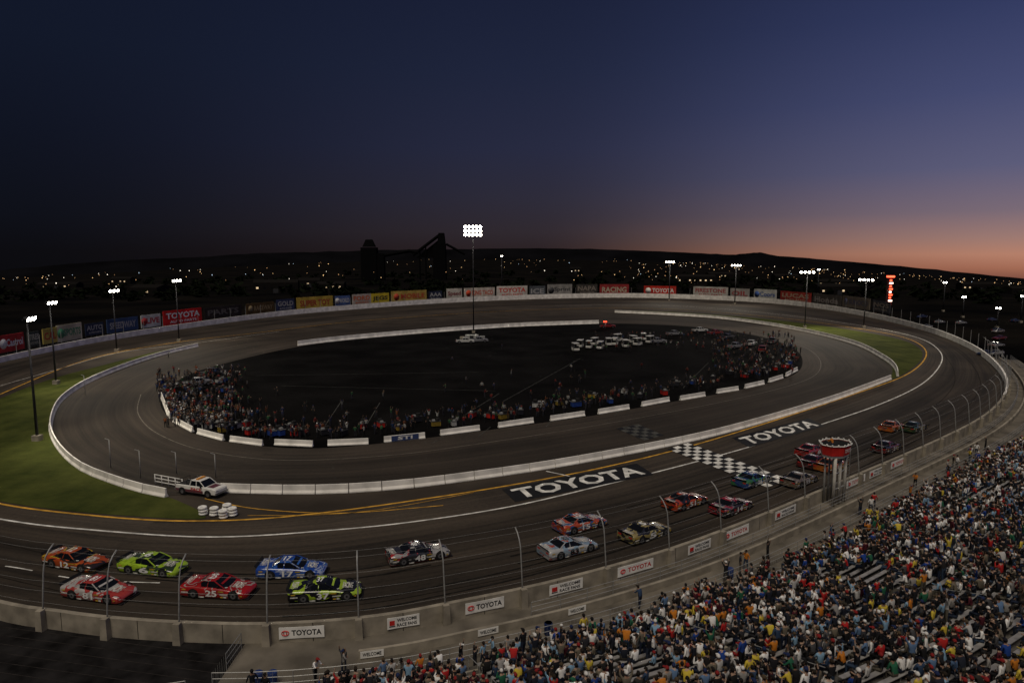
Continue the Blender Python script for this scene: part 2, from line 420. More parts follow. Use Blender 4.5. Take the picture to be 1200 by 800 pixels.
# ------------------------------------------------------------------ near side: wall posts, fence, walkway, stand
NEAR = [i for i in range(n) if WALL[i].y < 175 and WALL[i].x > -80 and (WALL[i].x > -60 or WALL[i].y < 60)]
near_pts = [WALL[i] for i in NEAR if WALL[i].y < 60 or WALL[i].x > 0]
near_pts.sort(key=lambda p: p.x)
near = resample(near_pts, .75); nearN = normals(near)
def wall_at_u(u):
    return min(range(len(near)), key=lambda i: abs(PX(near[i])[0]-u))
fence = empty('catch_fence')
posts = [-40, 57, 128, 215, 312, 415, 520, 615, 703, 780, 842, 897, 940]
post_i = [wall_at_u(u) for u in posts]
i_last = post_i[-1]
while i_last+8 < len(near)-4:
    i_last += 8; post_i.append(i_last)
pm = MB()
PROF = [(0.0, .0), (0.25, 2.4), (.42, 3.9), (.52, 4.5), (.72, 5.0), (1.05, 5.4), (1.45, 5.68)]
for i in post_i:
    p = near[i]; nn = nearN[i]
    pm.tube([p+nn*(.5-o_)+Vector((0, 0, z_)) for o_, z_ in PROF], .055, M_steel, 6)
    d = Vector((-nn.y, nn.x, 0)); M = Matrix.Translation(p+nn*.60) @ Matrix.Rotation(math.atan2(d.y, d.x), 4, 'Z')
    pm.box((0, 0, .72), (.55, .46, 1.5), M_conc, M, .8)
pm.obj('posts', fence)
cm = MB()
for (o_, z_) in ((.18, 1.9), (.28, 2.7), (.35, 3.4), (.52, 4.5), (1.05, 5.4), (1.45, 5.68)):
    st = post_i[0]
    cm.tube([near[i]+nearN[i]*(.5-o_)+Vector((0, 0, z_)) for i in range(st, len(near), 3)], .006, M_steel, 3)
cm.obj('cables', fence)

i0 = wall_at_u(296)
wk = MB()
seg = near[i0:]; sn = nearN[i0:]
for i in range(len(seg)-1):
    a, b = seg[i], seg[i+1]; na, nb = sn[i], sn[i+1]
    wk.add([(a+na*.36)+Vector((0, 0, .01)), (a+na*7.2)+Vector((0, 0, .01)), (b+nb*7.2)+Vector((0, 0, .01)), (b+nb*.36)+Vector((0, 0, .01))], [(0, 1, 2, 3)], M_conc2)
wk.obj('walkway')
M_yard = mat('yard_asphalt', (.013, .012, .012), .95, .6, .6, spec=.05)
yd = MB(); jl = wall_at_u(-60)
pl = [near[i]+nearN[i]*.36 for i in range(jl, i0+1)]; q_ = [near[i]+nearN[i]*22 for i in range(jl, i0+1)]
for i in range(len(pl)-1): yd.add([(pl[i].x, pl[i].y, -.02), (q_[i].x, q_[i].y, -.02), (q_[i+1].x, q_[i+1].y, -.02), (pl[i+1].x, pl[i+1].y, -.02)], [(0, 1, 2, 3)], M_yard)
for k in range(2, 14):
    line(yd, [near[jl+2]+nearN[jl+2]*k*.9, near[i0-1]+nearN[i0-1]*k*.9], .05, -.008, mat('yard_joint', (.03, .026, .024), .9, .4, 1, spec=.05))
yd.obj('paved_yard')
def offwall(name, d, h, t, j0, m):
    mb = MB()
    for i in range(j0, len(near)-1):
        r_ = []
        for k in (i, i+1):
            a = near[k]+nearN[k]*d; b = near[k]+nearN[k]*(d+t)
            r_.append([(a.x, a.y, 0), (a.x, a.y, h), (b.x, b.y, h), (b.x, b.y, 0)])
        mb.loft(r_, m, caps=(i == j0))
    return mb.obj(name)
offwall('low_concrete_wall', 2.9, .62, .25, wall_at_u(418), M_conc)
def railing(name, P, h, step=2.4, rails=(1.0, .66, .33), r=.028, infill=True):
    mb = MB(); R = resample(P, step)
    for p in R: mb.tube([p, p+Vector((0, 0, h))], r, M_steel, 5)
    for k in rails:
        mb.tube([p+Vector((0, 0, h*k)) for p in R], r*.8, M_steel, 4)
    if infill:
        R2 = resample(P, .3)
        for p in R2: mb.tube([p+Vector((0, 0, .05)), p+Vector((0, 0, h))], .007, M_steel, 3)
    return mb.obj(name)
railing('steel_railing', [near[i]+nearN[i]*5.4 for i in range(i0, len(near))], 1.15)
railing('steel_railing', [near[i]+nearN[i]*1.9 for i in range(wall_at_u(610), len(near))], 1.05, infill=False)
e0 = near[i0]; en = nearN[i0]
railing('steel_railing', [e0+en*1.0, e0+en*5.4], 1.15)
railing('steel_railing', [near[wall_at_u(190)]+Vector((0, -7.6, 0)), e0+en*5.6], 1.0, infill=False)

def wall_banner(u, wpx, kind):
    i = wall_at_u(u); p = near[i]; nn = nearN[i]; d = Vector((-nn.y, nn.x, 0))
    a = near[wall_at_u(u-wpx/2)]; b = near[wall_at_u(u+wpx/2)]; w = max(1.8, (b-a).length)
    c = p+nn*.40+Vector((0, 0, .72)); mb = MB()
    M = Matrix.Translation(c) @ Matrix.Rotation(math.atan2(d.y, d.x), 4, 'Z')
    rg = []
    for k in range(9):
        x = -w/2+w*k/8; sg = .02*math.sin(k*math.pi/8)
        rg.append([(x, -.012, -.42+sg), (x, -.016, .42-sg), (x, .012, .42-sg), (x, .012, -.42+sg)])
    mb.loft(rg, M_white, M)
    if kind == 0:
        mb.text('TOYOTA', (-w*.22, -.022, -.2), (w*.66, 0, 0), (0, 0, .4), M_red if u > 700 else M_black, M)
        mb.tube([(-w*.36+.24*math.cos(t*math.pi/6), -.03, .17*math.sin(t*math.pi/6)) for t in range(13)], .035, M_red, 4, M)
        mb.tube([(-w*.36+.10*math.cos(t*math.pi/6), -.03, .16*math.sin(t*math.pi/6)) for t in range(13)], .03, M_red, 4, M)
    else:
        mb.text('WELCOME', (-w*.2, -.022, .05), (w*.62, 0, 0), (0, 0, .24), M_black, M)
        mb.text('RACE FANS', (-w*.2, -.022, -.3), (w*.62, 0, 0), (0, 0, .24), M_black, M)
        mb.box((-w*.35, -.02, .02), (w*.16, .01, .34), M_red, M)
        mb.box((-w*.35, -.024, -.22), (w*.18, .01, .06), M_black, M)
    mb.obj('wall_banner')
for u, w, k in ((357, 52, 0), (468, 42, 1), (563, 50, 0), (661, 38, 1), (743, 38, 0), (817, 28, 1), (861, 28, 0), (917, 24, 1), (999, 20, 0), (1022, 18, 1), (1048, 18, 0)):
    wall_banner(u, w, k)
for u in (450, 575, 670):
    i = wall_at_u(u-20); p = near[i]+nearN[i]*3.18; nn = nearN[i]; d = Vector((-nn.y, nn.x, 0)); mb = MB()
    M = Matrix.Translation(p+Vector((0, 0, .36))) @ Matrix.Rotation(math.atan2(d.y, d.x), 4, 'Z')
    mb.box((0, -.0, 0), (1.5, .03, .46), M_white, M); mb.text('WELCOME', (-.6, -.022, -.12), (1.2, 0, 0), (0, 0, .25), M_black, M)
    mb.obj('wall_banner')

# ------------------------------------------------------------------ grandstand
js, je = wall_at_u(395), wall_at_u(1100)
fr = [near[i]+nearN[i]*7.2 for i in range(js, je, 6)]
d_end = (fr[-1]-fr[-3]).normalized()
for k in range(1, 9): fr.append(fr[-1]+d_end*8)
FR = resample(fr, 1.0)
for _ in range(6):
    FR = [FR[0]]+[(FR[i-1]+FR[i]*2+FR[i+1])/4 for i in range(1, len(FR)-1)]+[FR[-1]]
FN = normals(FR)
ROWS, DEP, RISE, Z0 = 38, .84, .225, .75
stand = empty('grandstand')
sm_, bm_ = MB(), MB()
aisle = [k for k in range(8, len(FR), 13)]
for rI in range(ROWS):
    d0 = rI*DEP; zt = Z0+rI*RISE
    for i in range(len(FR)-1):
        a, b = FR[i], FR[i+1]; na, nb = FN[i], FN[i+1]
        zlo = zt-RISE if rI else 0
        sm_.add([(a+na*d0)+Vector((0, 0, zlo)), (b+nb*d0)+Vector((0, 0, zlo)), (b+nb*d0)+Vector((0, 0, zt)), (a+na*d0)+Vector((0, 0, zt))], [(0, 1, 2, 3)], M_step)
        sm_.add([(a+na*d0)+Vector((0, 0, zt)), (b+nb*d0)+Vector((0, 0, zt)), (b+nb*(d0+DEP))+Vector((0, 0, zt)), (a+na*(d0+DEP))+Vector((0, 0, zt))], [(0, 1, 2, 3)], M_step)
        if i in aisle:
            if rI:
                m1 = a+na*(d0-.32); m2 = b+nb*(d0-.32)
                bm_.loft([[m1+Vector((0, 0, zt-RISE)), m1+Vector((0, 0, zt-RISE/2)), a+na*(d0-.004)+Vector((0, 0, zt-RISE/2)), a+na*(d0-.004)+Vector((0, 0, zt-RISE))],
                          [m2+Vector((0, 0, zt-RISE)), m2+Vector((0, 0, zt-RISE/2)), b+nb*(d0-.004)+Vector((0, 0, zt-RISE/2)), b+nb*(d0-.004)+Vector((0, 0, zt-RISE))]], M_conc)
            continue
        r_ = []
        for (p, q_) in ((a, na), (b, nb)):
            r_.append([p+q_*(d0+.42)+Vector((0, 0, zt+.38)), p+q_*(d0+.42)+Vector((0, 0, zt+.42)), p+q_*(d0+.70)+Vector((0, 0, zt+.42)), p+q_*(d0+.70)+Vector((0, 0, zt+.38))])
        bm_.loft(r_, M_alu, caps=False)
        if i % 3 == 0:
            c = a+na*(d0+.56); bm_.box((c.x, c.y, zt+.19), (.05, .05, .38), M_steel)
sm_.obj('steps', stand); bm_.obj('benches', stand)
hr = MB()
for ai in aisle:
    for rI in range(0, ROWS-3, 5):
        c = [FR[ai]+(FR[ai+1]-FR[ai])*.5+FN[ai]*((rI+k)*DEP+.3)+Vector((0, 0, Z0+(rI+k)*RISE)) for k in (0, 2.6)]
        hr.tube([c[0], c[0]+Vector((0, 0, .95)), c[1]+Vector((0, 0, .95)), c[1]-Vector((0, 0, .2))], .025, M_steel, 5)
hr.obj('handrails', stand)
sd = MB(); a = FR[0]; na = FN[0]
poly = [a.copy()]+[a+na*(k*DEP)+Vector((0, 0, Z0+k*RISE+.02)) for k in range(ROWS)]+[a+na*(ROWS*DEP)]
sd.add([p-(FR[1]-FR[0])*.05 for p in poly], [tuple(range(len(poly)))], M_conc)
sd.obj('end_wall', stand)

# ------------------------------------------------------------------ people
def rand_col_mat(name, cols, mul, rough=.85, var=.2):
    m, nt, b = nm(name); N = nt.nodes; L = nt.links
    oi = N.new('ShaderNodeObjectInfo')
    mu = N.new('ShaderNodeMath'); mu.operation = 'MULTIPLY'; mu.inputs[1].default_value = mul; L.new(oi.outputs['Random'], mu.inputs[0])
    fr_ = N.new('ShaderNodeMath'); fr_.operation = 'FRACT'; L.new(mu.outputs[0], fr_.inputs[0])
    r = N.new('ShaderNodeValToRGB'); cr = r.color_ramp; cr.interpolation = 'CONSTANT'
    k = len(cols)
    cr.elements[0].color = cols[0]+(1,); cr.elements[0].position = 0
    cr.elements[1].color = cols[1]+(1,); cr.elements[1].position = 1/k
    for i in range(2, k):
        e = cr.elements.new(i/k); e.color = cols[i]+(1,)
    L.new(fr_.outputs[0], r.inputs[0])
    tc = N.new('ShaderNodeTexCoord'); no = N.new('ShaderNodeTexNoise'); no.inputs['Scale'].default_value = 6; L.new(tc.outputs['Object'], no.inputs['Vector'])
    mr = N.new('ShaderNodeMapRange'); mr.inputs[3].default_value = 1-var*1.5; mr.inputs[4].default_value = 1+var*.5; L.new(no.outputs['Fac'], mr.inputs[0])
    mx = N.new('ShaderNodeMix'); mx.data_type = 'RGBA'; mx.blend_type = 'MULTIPLY'; mx.inputs[0].default_value = 1
    L.new(r.outputs[0], mx.inputs[6]); L.new(mr.outputs[0], mx.inputs[7]); L.new(mx.outputs[2], b.inputs['Base Color'])
    b.inputs['Roughness'].default_value = rough; b.inputs['Specular IOR Level'].default_value = .15
    return m
M_shirt = rand_col_mat('shirt_cloth', [(.82, .81, .79), (.012, .012, .014), (.018, .02, .03), (.40, .02, .02), (.012, .013, .017), (.42, .41, .40), (.015, .05, .24), (.01, .01, .011), (.07, .07, .075),
    (.03, .055, .11), (.82, .81, .80), (.015, .015, .015), (.84, .83, .81), (.02, .11, .06), (.03, .028, .026), (.015, .018, .028), (.50, .17, .02), (.10, .17, .30), (.014, .014, .017), (.14, .12, .09), (.018, .016, .016), (.20, .34, .48), (.24, .23, .22), (.07, .012, .02), (.70, .69, .67), (.012, .012, .015), (.55, .42, .05), (.03, .03, .035)], 1.0)
M_pants = rand_col_mat('trouser_cloth', [(.015, .022, .045), (.012, .012, .013), (.03, .05, .09), (.10, .09, .07), (.02, .02, .023), (.02, .028, .05)], 17.3)
M_skin = rand_col_mat('skin', [(.32, .205, .145), (.24, .145, .10), (.40, .27, .20), (.15, .088, .058), (.33, .215, .155)], 31.7, .6, .1)
M_hair = rand_col_mat('hair_or_cap', [(.012, .010, .008), (.022, .016, .011), (.010, .009, .009), (.07, .05, .03), (.012, .012, .02), (.65, .64, .62), (.22, .018, .018), (.012, .010, .009), (.015, .025, .08), (.010, .010, .010), (.018, .013, .010), (.010, .010, .012)], 53.1)
M_crew = rand_col_mat('crew_uniform_unlit', [(.022, .022, .025), (.12, .014, .014), (.022, .028, .06), (.03, .03, .03), (.24, .24, .23), (.015, .035, .09), (.014, .014, .014), (.13, .04, .012), (.02, .07, .03), (.09, .09, .09)], 7.7)  # crew cloth and skin darkened in the colour for the unlit infield
M_crewp = rand_col_mat('crew_trouser_unlit', [(.012, .012, .013), (.03, .03, .038), (.018, .018, .025)], 3.3)
M_crewk = rand_col_mat('crew_skin_unlit', [(.24, .14, .095), (.18, .11, .07), (.12, .068, .045)], 9.1)
def figure(name, J, E):
    keys = list(J); me = bpy.data.meshes.new('sk')
    me.from_pydata([J[k][0] for k in keys], [(keys.index(a), keys.index(b)) for a, b in E], [])
    o = bpy.data.objects.new('sk', me); COL.objects.link(o)
    o.modifiers.new('s', 'SKIN'); sv = me.skin_vertices[0].data
    for i, k in enumerate(keys): sv[i].radius = J[k][1]; sv[i].use_root = (k == 'pelvis')
    s_ = o.modifiers.new('ss', 'SUBSURF'); s_.levels = 1; s_.render_levels = 1
    dg = bpy.context.evaluated_depsgraph_get(); dg.update()
    em = bpy.data.meshes.new_from_object(o.evaluated_get(dg))
    bpy.data.objects.remove(o); bpy.data.meshes.remove(me)
    LM = {'s': M_shirt, 'p': M_pants, 'k': M_skin, 'h': M_hair, 'b': M_tyre}
    segs = []
    for a, b in E:
        pa, pb = Vector(J[a][0]), Vector(J[b][0])
        for t in (0, .25, .5, .75, 1):
            segs.append((pa.lerp(pb, t), J[a][2] if t < .5 else J[b][2]))
    mb = MB()
    for v in em.vertices: mb.v.append(tuple(v.co))
    for p in em.polygons:
        c = p.center; lab = min(segs, key=lambda s__: (s__[0]-c).length_squared)[1]
        mb.f.append(tuple(p.vertices)); mb.m.append(mb.mi(LM[lab])); mb.sm.append(True)
    bpy.data.meshes.remove(em)
    hp = Vector(J['head'][0]); fw = Vector(J['face'][0])-hp; fw.z = 0; fw.normalize(); sd_ = Vector((fw.y, -fw.x, 0))
    rings = []
    for i in range(5):
        th = i/4*math.pi*.56; rr = .108*math.sin(th)+.004; zz = .125*math.cos(th)
        rings.append([hp+Vector((0, 0, .0+zz))-fw*.014+(sd_*math.cos(j*math.pi/5)*.92+fw*math.sin(j*math.pi/5)*1.05)*rr+Vector((0, 0, .03*math.sin(j*math.pi/5) if i == 4 else 0)) for j in range(10)])
    mb.loft(rings, M_hair, caps=True, smooth=True)
    if 'cap' in name:
        c = hp+Vector((0, 0, .035)); mb.add([c+sd_*.08+fw*.07, c+sd_*.06+fw*.19, c-sd_*.06+fw*.19, c-sd_*.08+fw*.07, c+sd_*.08+fw*.07+Vector((0, 0, .02)), c+sd_*.06+fw*.19+Vector((0, 0, .012)), c-sd_*.06+fw*.19+Vector((0, 0, .012)), c-sd_*.08+fw*.07+Vector((0, 0, .02))],
               [(0, 1, 2, 3), (4, 7, 6, 5), (0, 4, 5, 1), (1, 5, 6, 2), (2, 6, 7, 3)], M_hair)
    nz = hp+fw*.1-Vector((0, 0, .012)); mb.add([nz+Vector((0, 0, .03)), nz+sd_*.014-Vector((0, 0, .012)), nz-sd_*.014-Vector((0, 0, .012)), nz+fw*.022-Vector((0, 0, .008))], [(0, 1, 3), (1, 2, 3), (2, 0, 3)], M_skin)
    for sg in (1, -1):
        ep = hp+fw*.088+sd_*.032*sg+Vector((0, 0, .012)); mb.box(tuple(ep), (.02, .02, .012), M_black)
        ea = hp+sd_*.098*sg; mb.box(tuple(ea), (.022, .03, .05), M_skin)
    ob = mb.obj(name); me = ob.data; bpy.data.objects.remove(ob)
    return me
def E_():
    e = [('pelvis', 'waist'), ('waist', 'chest'), ('chest', 'neck'), ('neck', 'head')]
    for s in 'lr':
        e += [('chest', 'sh'+s), ('sh'+s, 'el'+s), ('el'+s, 'wr'+s), ('wr'+s, 'ha'+s), ('pelvis', 'hi'+s), ('hi'+s, 'kn'+s), ('kn'+s, 'an'+s), ('an'+s, 'to'+s)]
    return e
def _fig(name, K, fa):
    KK = dict(K)
    KK['face'] = ((KK['head'][0][0]*.6+fa[0][0]*.4, KK['head'][0][1]*.6+fa[0][1]*.4, KK['head'][0][2]-.03), (.075, .07), 'k')
    return figure(name, KK, E_()+[('head', 'face')])
def seated(name, arms, lean=0.0, turn=0.0, sleeve='k'):
    L = lean
    J = {'pelvis': ((0, 0, .53), (.16, .13), 'p'), 'waist': ((0, .02+L*.3, .72), (.155, .12), 's'), 'chest': ((0, .03+L*.8, .95), (.185, .13), 's'),
         'neck': ((0, .05+L, 1.10), (.055, .055), 'k'), 'head': ((turn*.02, .07+L*1.1, 1.25), (.088, .105), 'k')}
    fa = ((turn*.1, .17+L*1.1, 1.25), (.01, .01), 'k')
    for s, sg in (('l', -1), ('r', 1)):
        J['sh'+s] = ((sg*.19, .03+L*.8, 1.01), (.072, .068), 's')
        el, wr, ha = arms[s]
        o = Vector((0, L*.8, 0))
        J['el'+s] = (tuple(Vector(el)+o), (.048, .048), 's'); J['wr'+s] = (tuple(Vector(wr)+o), (.033, .033), sleeve); J['ha'+s] = (tuple(Vector(ha)+o), (.042, .026), 'k')
        J['hi'+s] = ((sg*.10, .04, .52), (.10, .10), 'p'); J['kn'+s] = ((sg*.14, .42, .50), (.065, .065), 'p'); J['an'+s] = ((sg*.13, .40, .09), (.045, .045), 'p'); J['to'+s] = ((sg*.15, .56, .045), (.045, .04), 'b')
    return _fig(name, J, fa)
def standing(name, arms, stride=0.0, bend=0.0, turn=0.0):
    J = {'pelvis': ((0, -bend*.3, .93), (.15, .12), 'p'), 'waist': ((0, bend*.1, 1.10), (.14, .11), 's'), 'chest': ((0, bend*.6, 1.34-bend*.2), (.17, .12), 's'),
         'neck': ((0, .01+bend, 1.50-bend*.3), (.055, .055), 'k'), 'head': ((turn*.02, .03+bend*1.2, 1.65-bend*.35), (.088, .105), 'k')}
    fa = ((turn*.1, .13+bend*1.2, 1.65), (0, 0), 'k')
    for s, sg in (('l', -1), ('r', 1)):
        J['sh'+s] = ((sg*.19, bend*.6, 1.41-bend*.2), (.068, .065), 's')
        el, wr, ha = [Vector(a)+Vector((0, bend*.6, .40-bend*.2)) for a in arms[s]]
        J['el'+s] = (tuple(el), (.048, .048), 's'); J['wr'+s] = (tuple(wr), (.033, .033), 'k'); J['ha'+s] = (tuple(ha), (.042, .026), 'k')
        st = stride*sg
        J['hi'+s] = ((sg*.10, 0, .88), (.095, .095), 'p'); J['kn'+s] = ((sg*.12, .03+st*.5, .48), (.065, .065), 'p'); J['an'+s] = ((sg*.12, st, .09), (.045, .045), 'p'); J['to'+s] = ((sg*.15, .16+st, .045), (.045, .04), 'b')
    return _fig(name, J, fa)
def arm(sg, kind):
    x = sg
    if kind == 'lap': return ((x*.25, .06, .74), (x*.14, .26, .64), (x*.09, .33, .63))
    if kind == 'up': return ((x*.30, .05, 1.22), (x*.26, .10, 1.46), (x*.25, .12, 1.56))
    if kind == 'face': return ((x*.25, .18, .86), (x*.10, .27, 1.10), (x*.06, .25, 1.18))
    if kind == 'side': return ((x*.30, -.02, .76), (x*.34, .08, .55), (x*.33, .12, .47))
    if kind == 'fwd': return ((x*.24, .18, .80), (x*.20, .40, .86), (x*.18, .48, .88))
    if kind == 'cross': return ((x*.26, .12, .78), (x*-.02, .24, .80), (x*-.10, .24, .81))
def arms(a, b): return {'l': arm(-1, a), 'r': arm(1, b)}
SEAT = [seated('seated_spectator_a', arms('lap', 'lap'), 0, 0, 's'), seated('seated_spectator_cap_b', arms('lap', 'face'), .05, .5), seated('seated_spectator_c', arms('cross', 'cross'), 0, -.6, 's'),
        seated('seated_spectator_cap_d', arms('lap', 'lap'), .14, .3, 's'), seated('seated_spectator_e', arms('fwd', 'lap'), .03, .9), seated('seated_spectator_f', arms('face', 'face'), .05, 0, 's'),
        seated('seated_spectator_cap_g', arms('side', 'lap'), -.05, -1, 's'), seated('seated_spectator_h', arms('lap', 'fwd'), .22, -.2, 's'), seated('seated_spectator_cap_i', arms('up', 'lap'), 0, .2)]
STAND = [standing('standing_person_a', arms('side', 'side')), standing('standing_person_cap_b', arms('side', 'face'), .12), standing('standing_person_c', arms('cross', 'cross'), 0, 0, .6),
         standing('standing_person_cap_d', arms('fwd', 'fwd'), .1, .2), standing('standing_person_e', arms('side', 'fwd'), -.2), standing('standing_person_cap_f', arms('up', 'up'), .05)]
CREW = []
for me in STAND:
    c = me.copy(); c.name = me.name.replace('standing_person', 'crew_figure')
    for k, m in enumerate(c.materials):
        if m == M_shirt: c.materials[k] = M_crew
        elif m == M_pants: c.materials[k] = M_crewp
        elif m == M_skin: c.materials[k] = M_crewk
    CREW.append(c)

crowd = empty('spectator_crowd')
cnt = 0
L_FR = len(FR)-1
for rI in range(ROWS):
    s = random.random()*.5
    while s < L_FR-1:
        i = int(s); f = s-i
        s += random.choice((.48, .5, .54, .6))
        if i in aisle and random.random() > .05: continue
        p = FR[i].lerp(FR[i+1], f); nn = FN[i].lerp(FN[i+1], f)
        q_ = p+nn*(rI*DEP+.56)+Vector((0, 0, Z0+rI*RISE))
        u, v = PX(q_)
        if u < 330 or u > 1330 or v > 920: continue
        dens = .94-.8*max(0, min(1, (noise.noise(Vector((q_.x*.13, q_.y*.13, 3)))-.12)*3.2))
        if u > 980 and v > 640: dens -= .16
        if random.random() > dens: continue
        ang = math.atan2(-nn.y, -nn.x)-math.pi/2+random.gauss(0, .3)
        if random.random() < .12:
            me = random.choice(STAND); q_ = q_-nn*.33
        else: me = random.choice(SEAT)
        inst('spectator', me, q_+nn*random.uniform(-.06, .06), ang, crowd, random.uniform(.92, 1.15)); cnt += 1
walk = empty('walkway_spectators')
for k in range(60):
    i = random.randrange(wall_at_u(310), min(len(near)-1, wall_at_u(1120)))
    q_ = near[i]+nearN[i]*random.choice((4.6, 5.0, 6.1, 6.5, 6.8))+Vector((0, 0, .01))
    inst('walking_person', random.choice(STAND), q_, random.uniform(0, 6.28), walk)

# ------------------------------------------------------------------ flag stand
fs_i = wall_at_u(965); fp = near[fs_i]+nearN[fs_i]*1.1; fd = Vector((-nearN[fs_i].y, nearN[fs_i].x, 0))
Mf = Matrix.Translation(fp) @ Matrix.Rotation(math.atan2(fd.y, fd.x), 4, 'Z')
mb = MB()
M_post = mat('painted_column', (.42, .40, .36), .7, .15, 2)
for x in (-1.15, 0, 1.15):
    mb.tube([(x, -.55, 0), (x, -.55, 5.2)], .17, M_post, 8, Mf)
    mb.tube([(x*.8, .6, 0), (x*.8, .6, 5.2)], .11, M_steel, 6, Mf)
for z_ in (1.8, 3.5): mb.tube([(-1.15, -.55, z_), (1.15, -.55, z_)], .06, M_steel, 5, Mf)
def octo(r, sy, z_): return [(r*math.cos((k+.5)*math.pi/4), .1+sy*r*math.sin((k+.5)*math.pi/4), z_) for k in range(8)]
mb.loft([octo(1.75, .72, 5.2), octo(1.75, .72, 5.36)], M_steel, Mf)
mb.loft([octo(1.78, .72, 5.42), octo(1.92, .74, 6.45)], M_red, Mf, caps=False)
mb.loft([octo(1.90, .735, 6.43), octo(1.76, .715, 5.44)], M_dsteel, Mf, caps=False)
o8 = octo(1.96, .75, 6.5)
mb.tube([Vector(p) for p in o8]+[Vector(o8[0])], .06, M_white, 5, Mf)
for k in range(8):
    for t in (0, .5):
        c = Vector(o8[k]).lerp(Vector(o8[(k+1) % 8]), t); mb.box(tuple(c+Vector((0, 0, .10))), (.13, .13, .13), M_white, Mf)
mb.text('TOYOTA', (-.66, -1.24, 5.75), (1.32, 0, 0), (0, -.045, .42), M_white, Mf)
for k in range(9): mb.tube([(2.0, -.6, .3+.6*k), (2.0, -.1, .3+.6*k)], .02, M_steel, 4, Mf)
mb.tube([(2.0, -.6, 0), (2.0, -.6, 6.4)], .03, M_steel, 5, Mf); mb.tube([(2.0, -.1, 0), (2.0, -.1, 6.4)], .03, M_steel, 5, Mf)
mb.obj('flag_stand')
inst('race_flagman', STAND[3], Mf @ Vector((.2, .5, 5.37)), math.atan2(fd.y, fd.x), None)

# ------------------------------------------------------------------ race cars
def paint(c):
    k = 'car_paint_%d_%d_%d' % tuple(int(x*255) for x in c)
    return mat(k, c, .3, .12, 1.5, coat=.4)
_liv = [0]
def livery(c1, c2, c3):
    """one multi-colour procedural wrap: slanted swooshes of c2 / c3 over c1"""
    _liv[0] += 1
    m, nt, b = nm('livery_%02d' % _liv[0]); N = nt.nodes; L = nt.links
    tc = N.new('ShaderNodeTexCoord'); mp = N.new('ShaderNodeMapping'); mp.inputs['Location'].default_value = (_liv[0]*3.7, 0, _liv[0]*1.3); mp.inputs['Rotation'].default_value = (0, .5, 0); mp.inputs['Scale'].default_value = (.8, .7, 1.9)
    L.new(tc.outputs['Object'], mp.inputs[0])
    no = N.new('ShaderNodeTexNoise'); no.inputs['Scale'].default_value = 1.0; no.inputs['Detail'].default_value = 2; no.inputs['Distortion'].default_value = .8; L.new(mp.outputs[0], no.inputs['Vector'])
    r = N.new('ShaderNodeValToRGB'); cr = r.color_ramp; cr.interpolation = 'CONSTANT'
    cr.elements[0].position = 0; cr.elements[0].color = c2+(1,); cr.elements[1].position = .43; cr.elements[1].color = c1+(1,)
    e = cr.elements.new(.57); e.color = c3+(1,)
    e = cr.elements.new(.61); e.color = c2+(1,)
    L.new(no.outputs['Fac'], r.inputs[0])
    dirt = N.new('ShaderNodeTexNoise'); dirt.inputs['Scale'].default_value = 4; dirt.inputs['Detail'].default_value = 6; L.new(tc.outputs['Object'], dirt.inputs['Vector'])
    mr = N.new('ShaderNodeMapRange'); mr.inputs[3].default_value = .5; mr.inputs[4].default_value = 1.1; L.new(dirt.outputs['Fac'], mr.inputs[0])
    mx = N.new('ShaderNodeMix'); mx.data_type = 'RGBA'; mx.blend_type = 'MULTIPLY'; mx.inputs[0].default_value = 1
    L.new(r.outputs[0], mx.inputs[6]); L.new(mr.outputs[0], mx.inputs[7]); L.new(mx.outputs[2], b.inputs['Base Color'])
    b.inputs['Roughness'].default_value = .25; b.inputs['Coat Weight'].default_value = .7; b.inputs['Coat Roughness'].default_value = .06
    return m
M_decal = mat('sponsor_decal', (.5, .49, .45), .5, .5, 3)
M_decal2 = mat('sponsor_decal_yellow', (.5, .32, .04), .5, .5, 3)
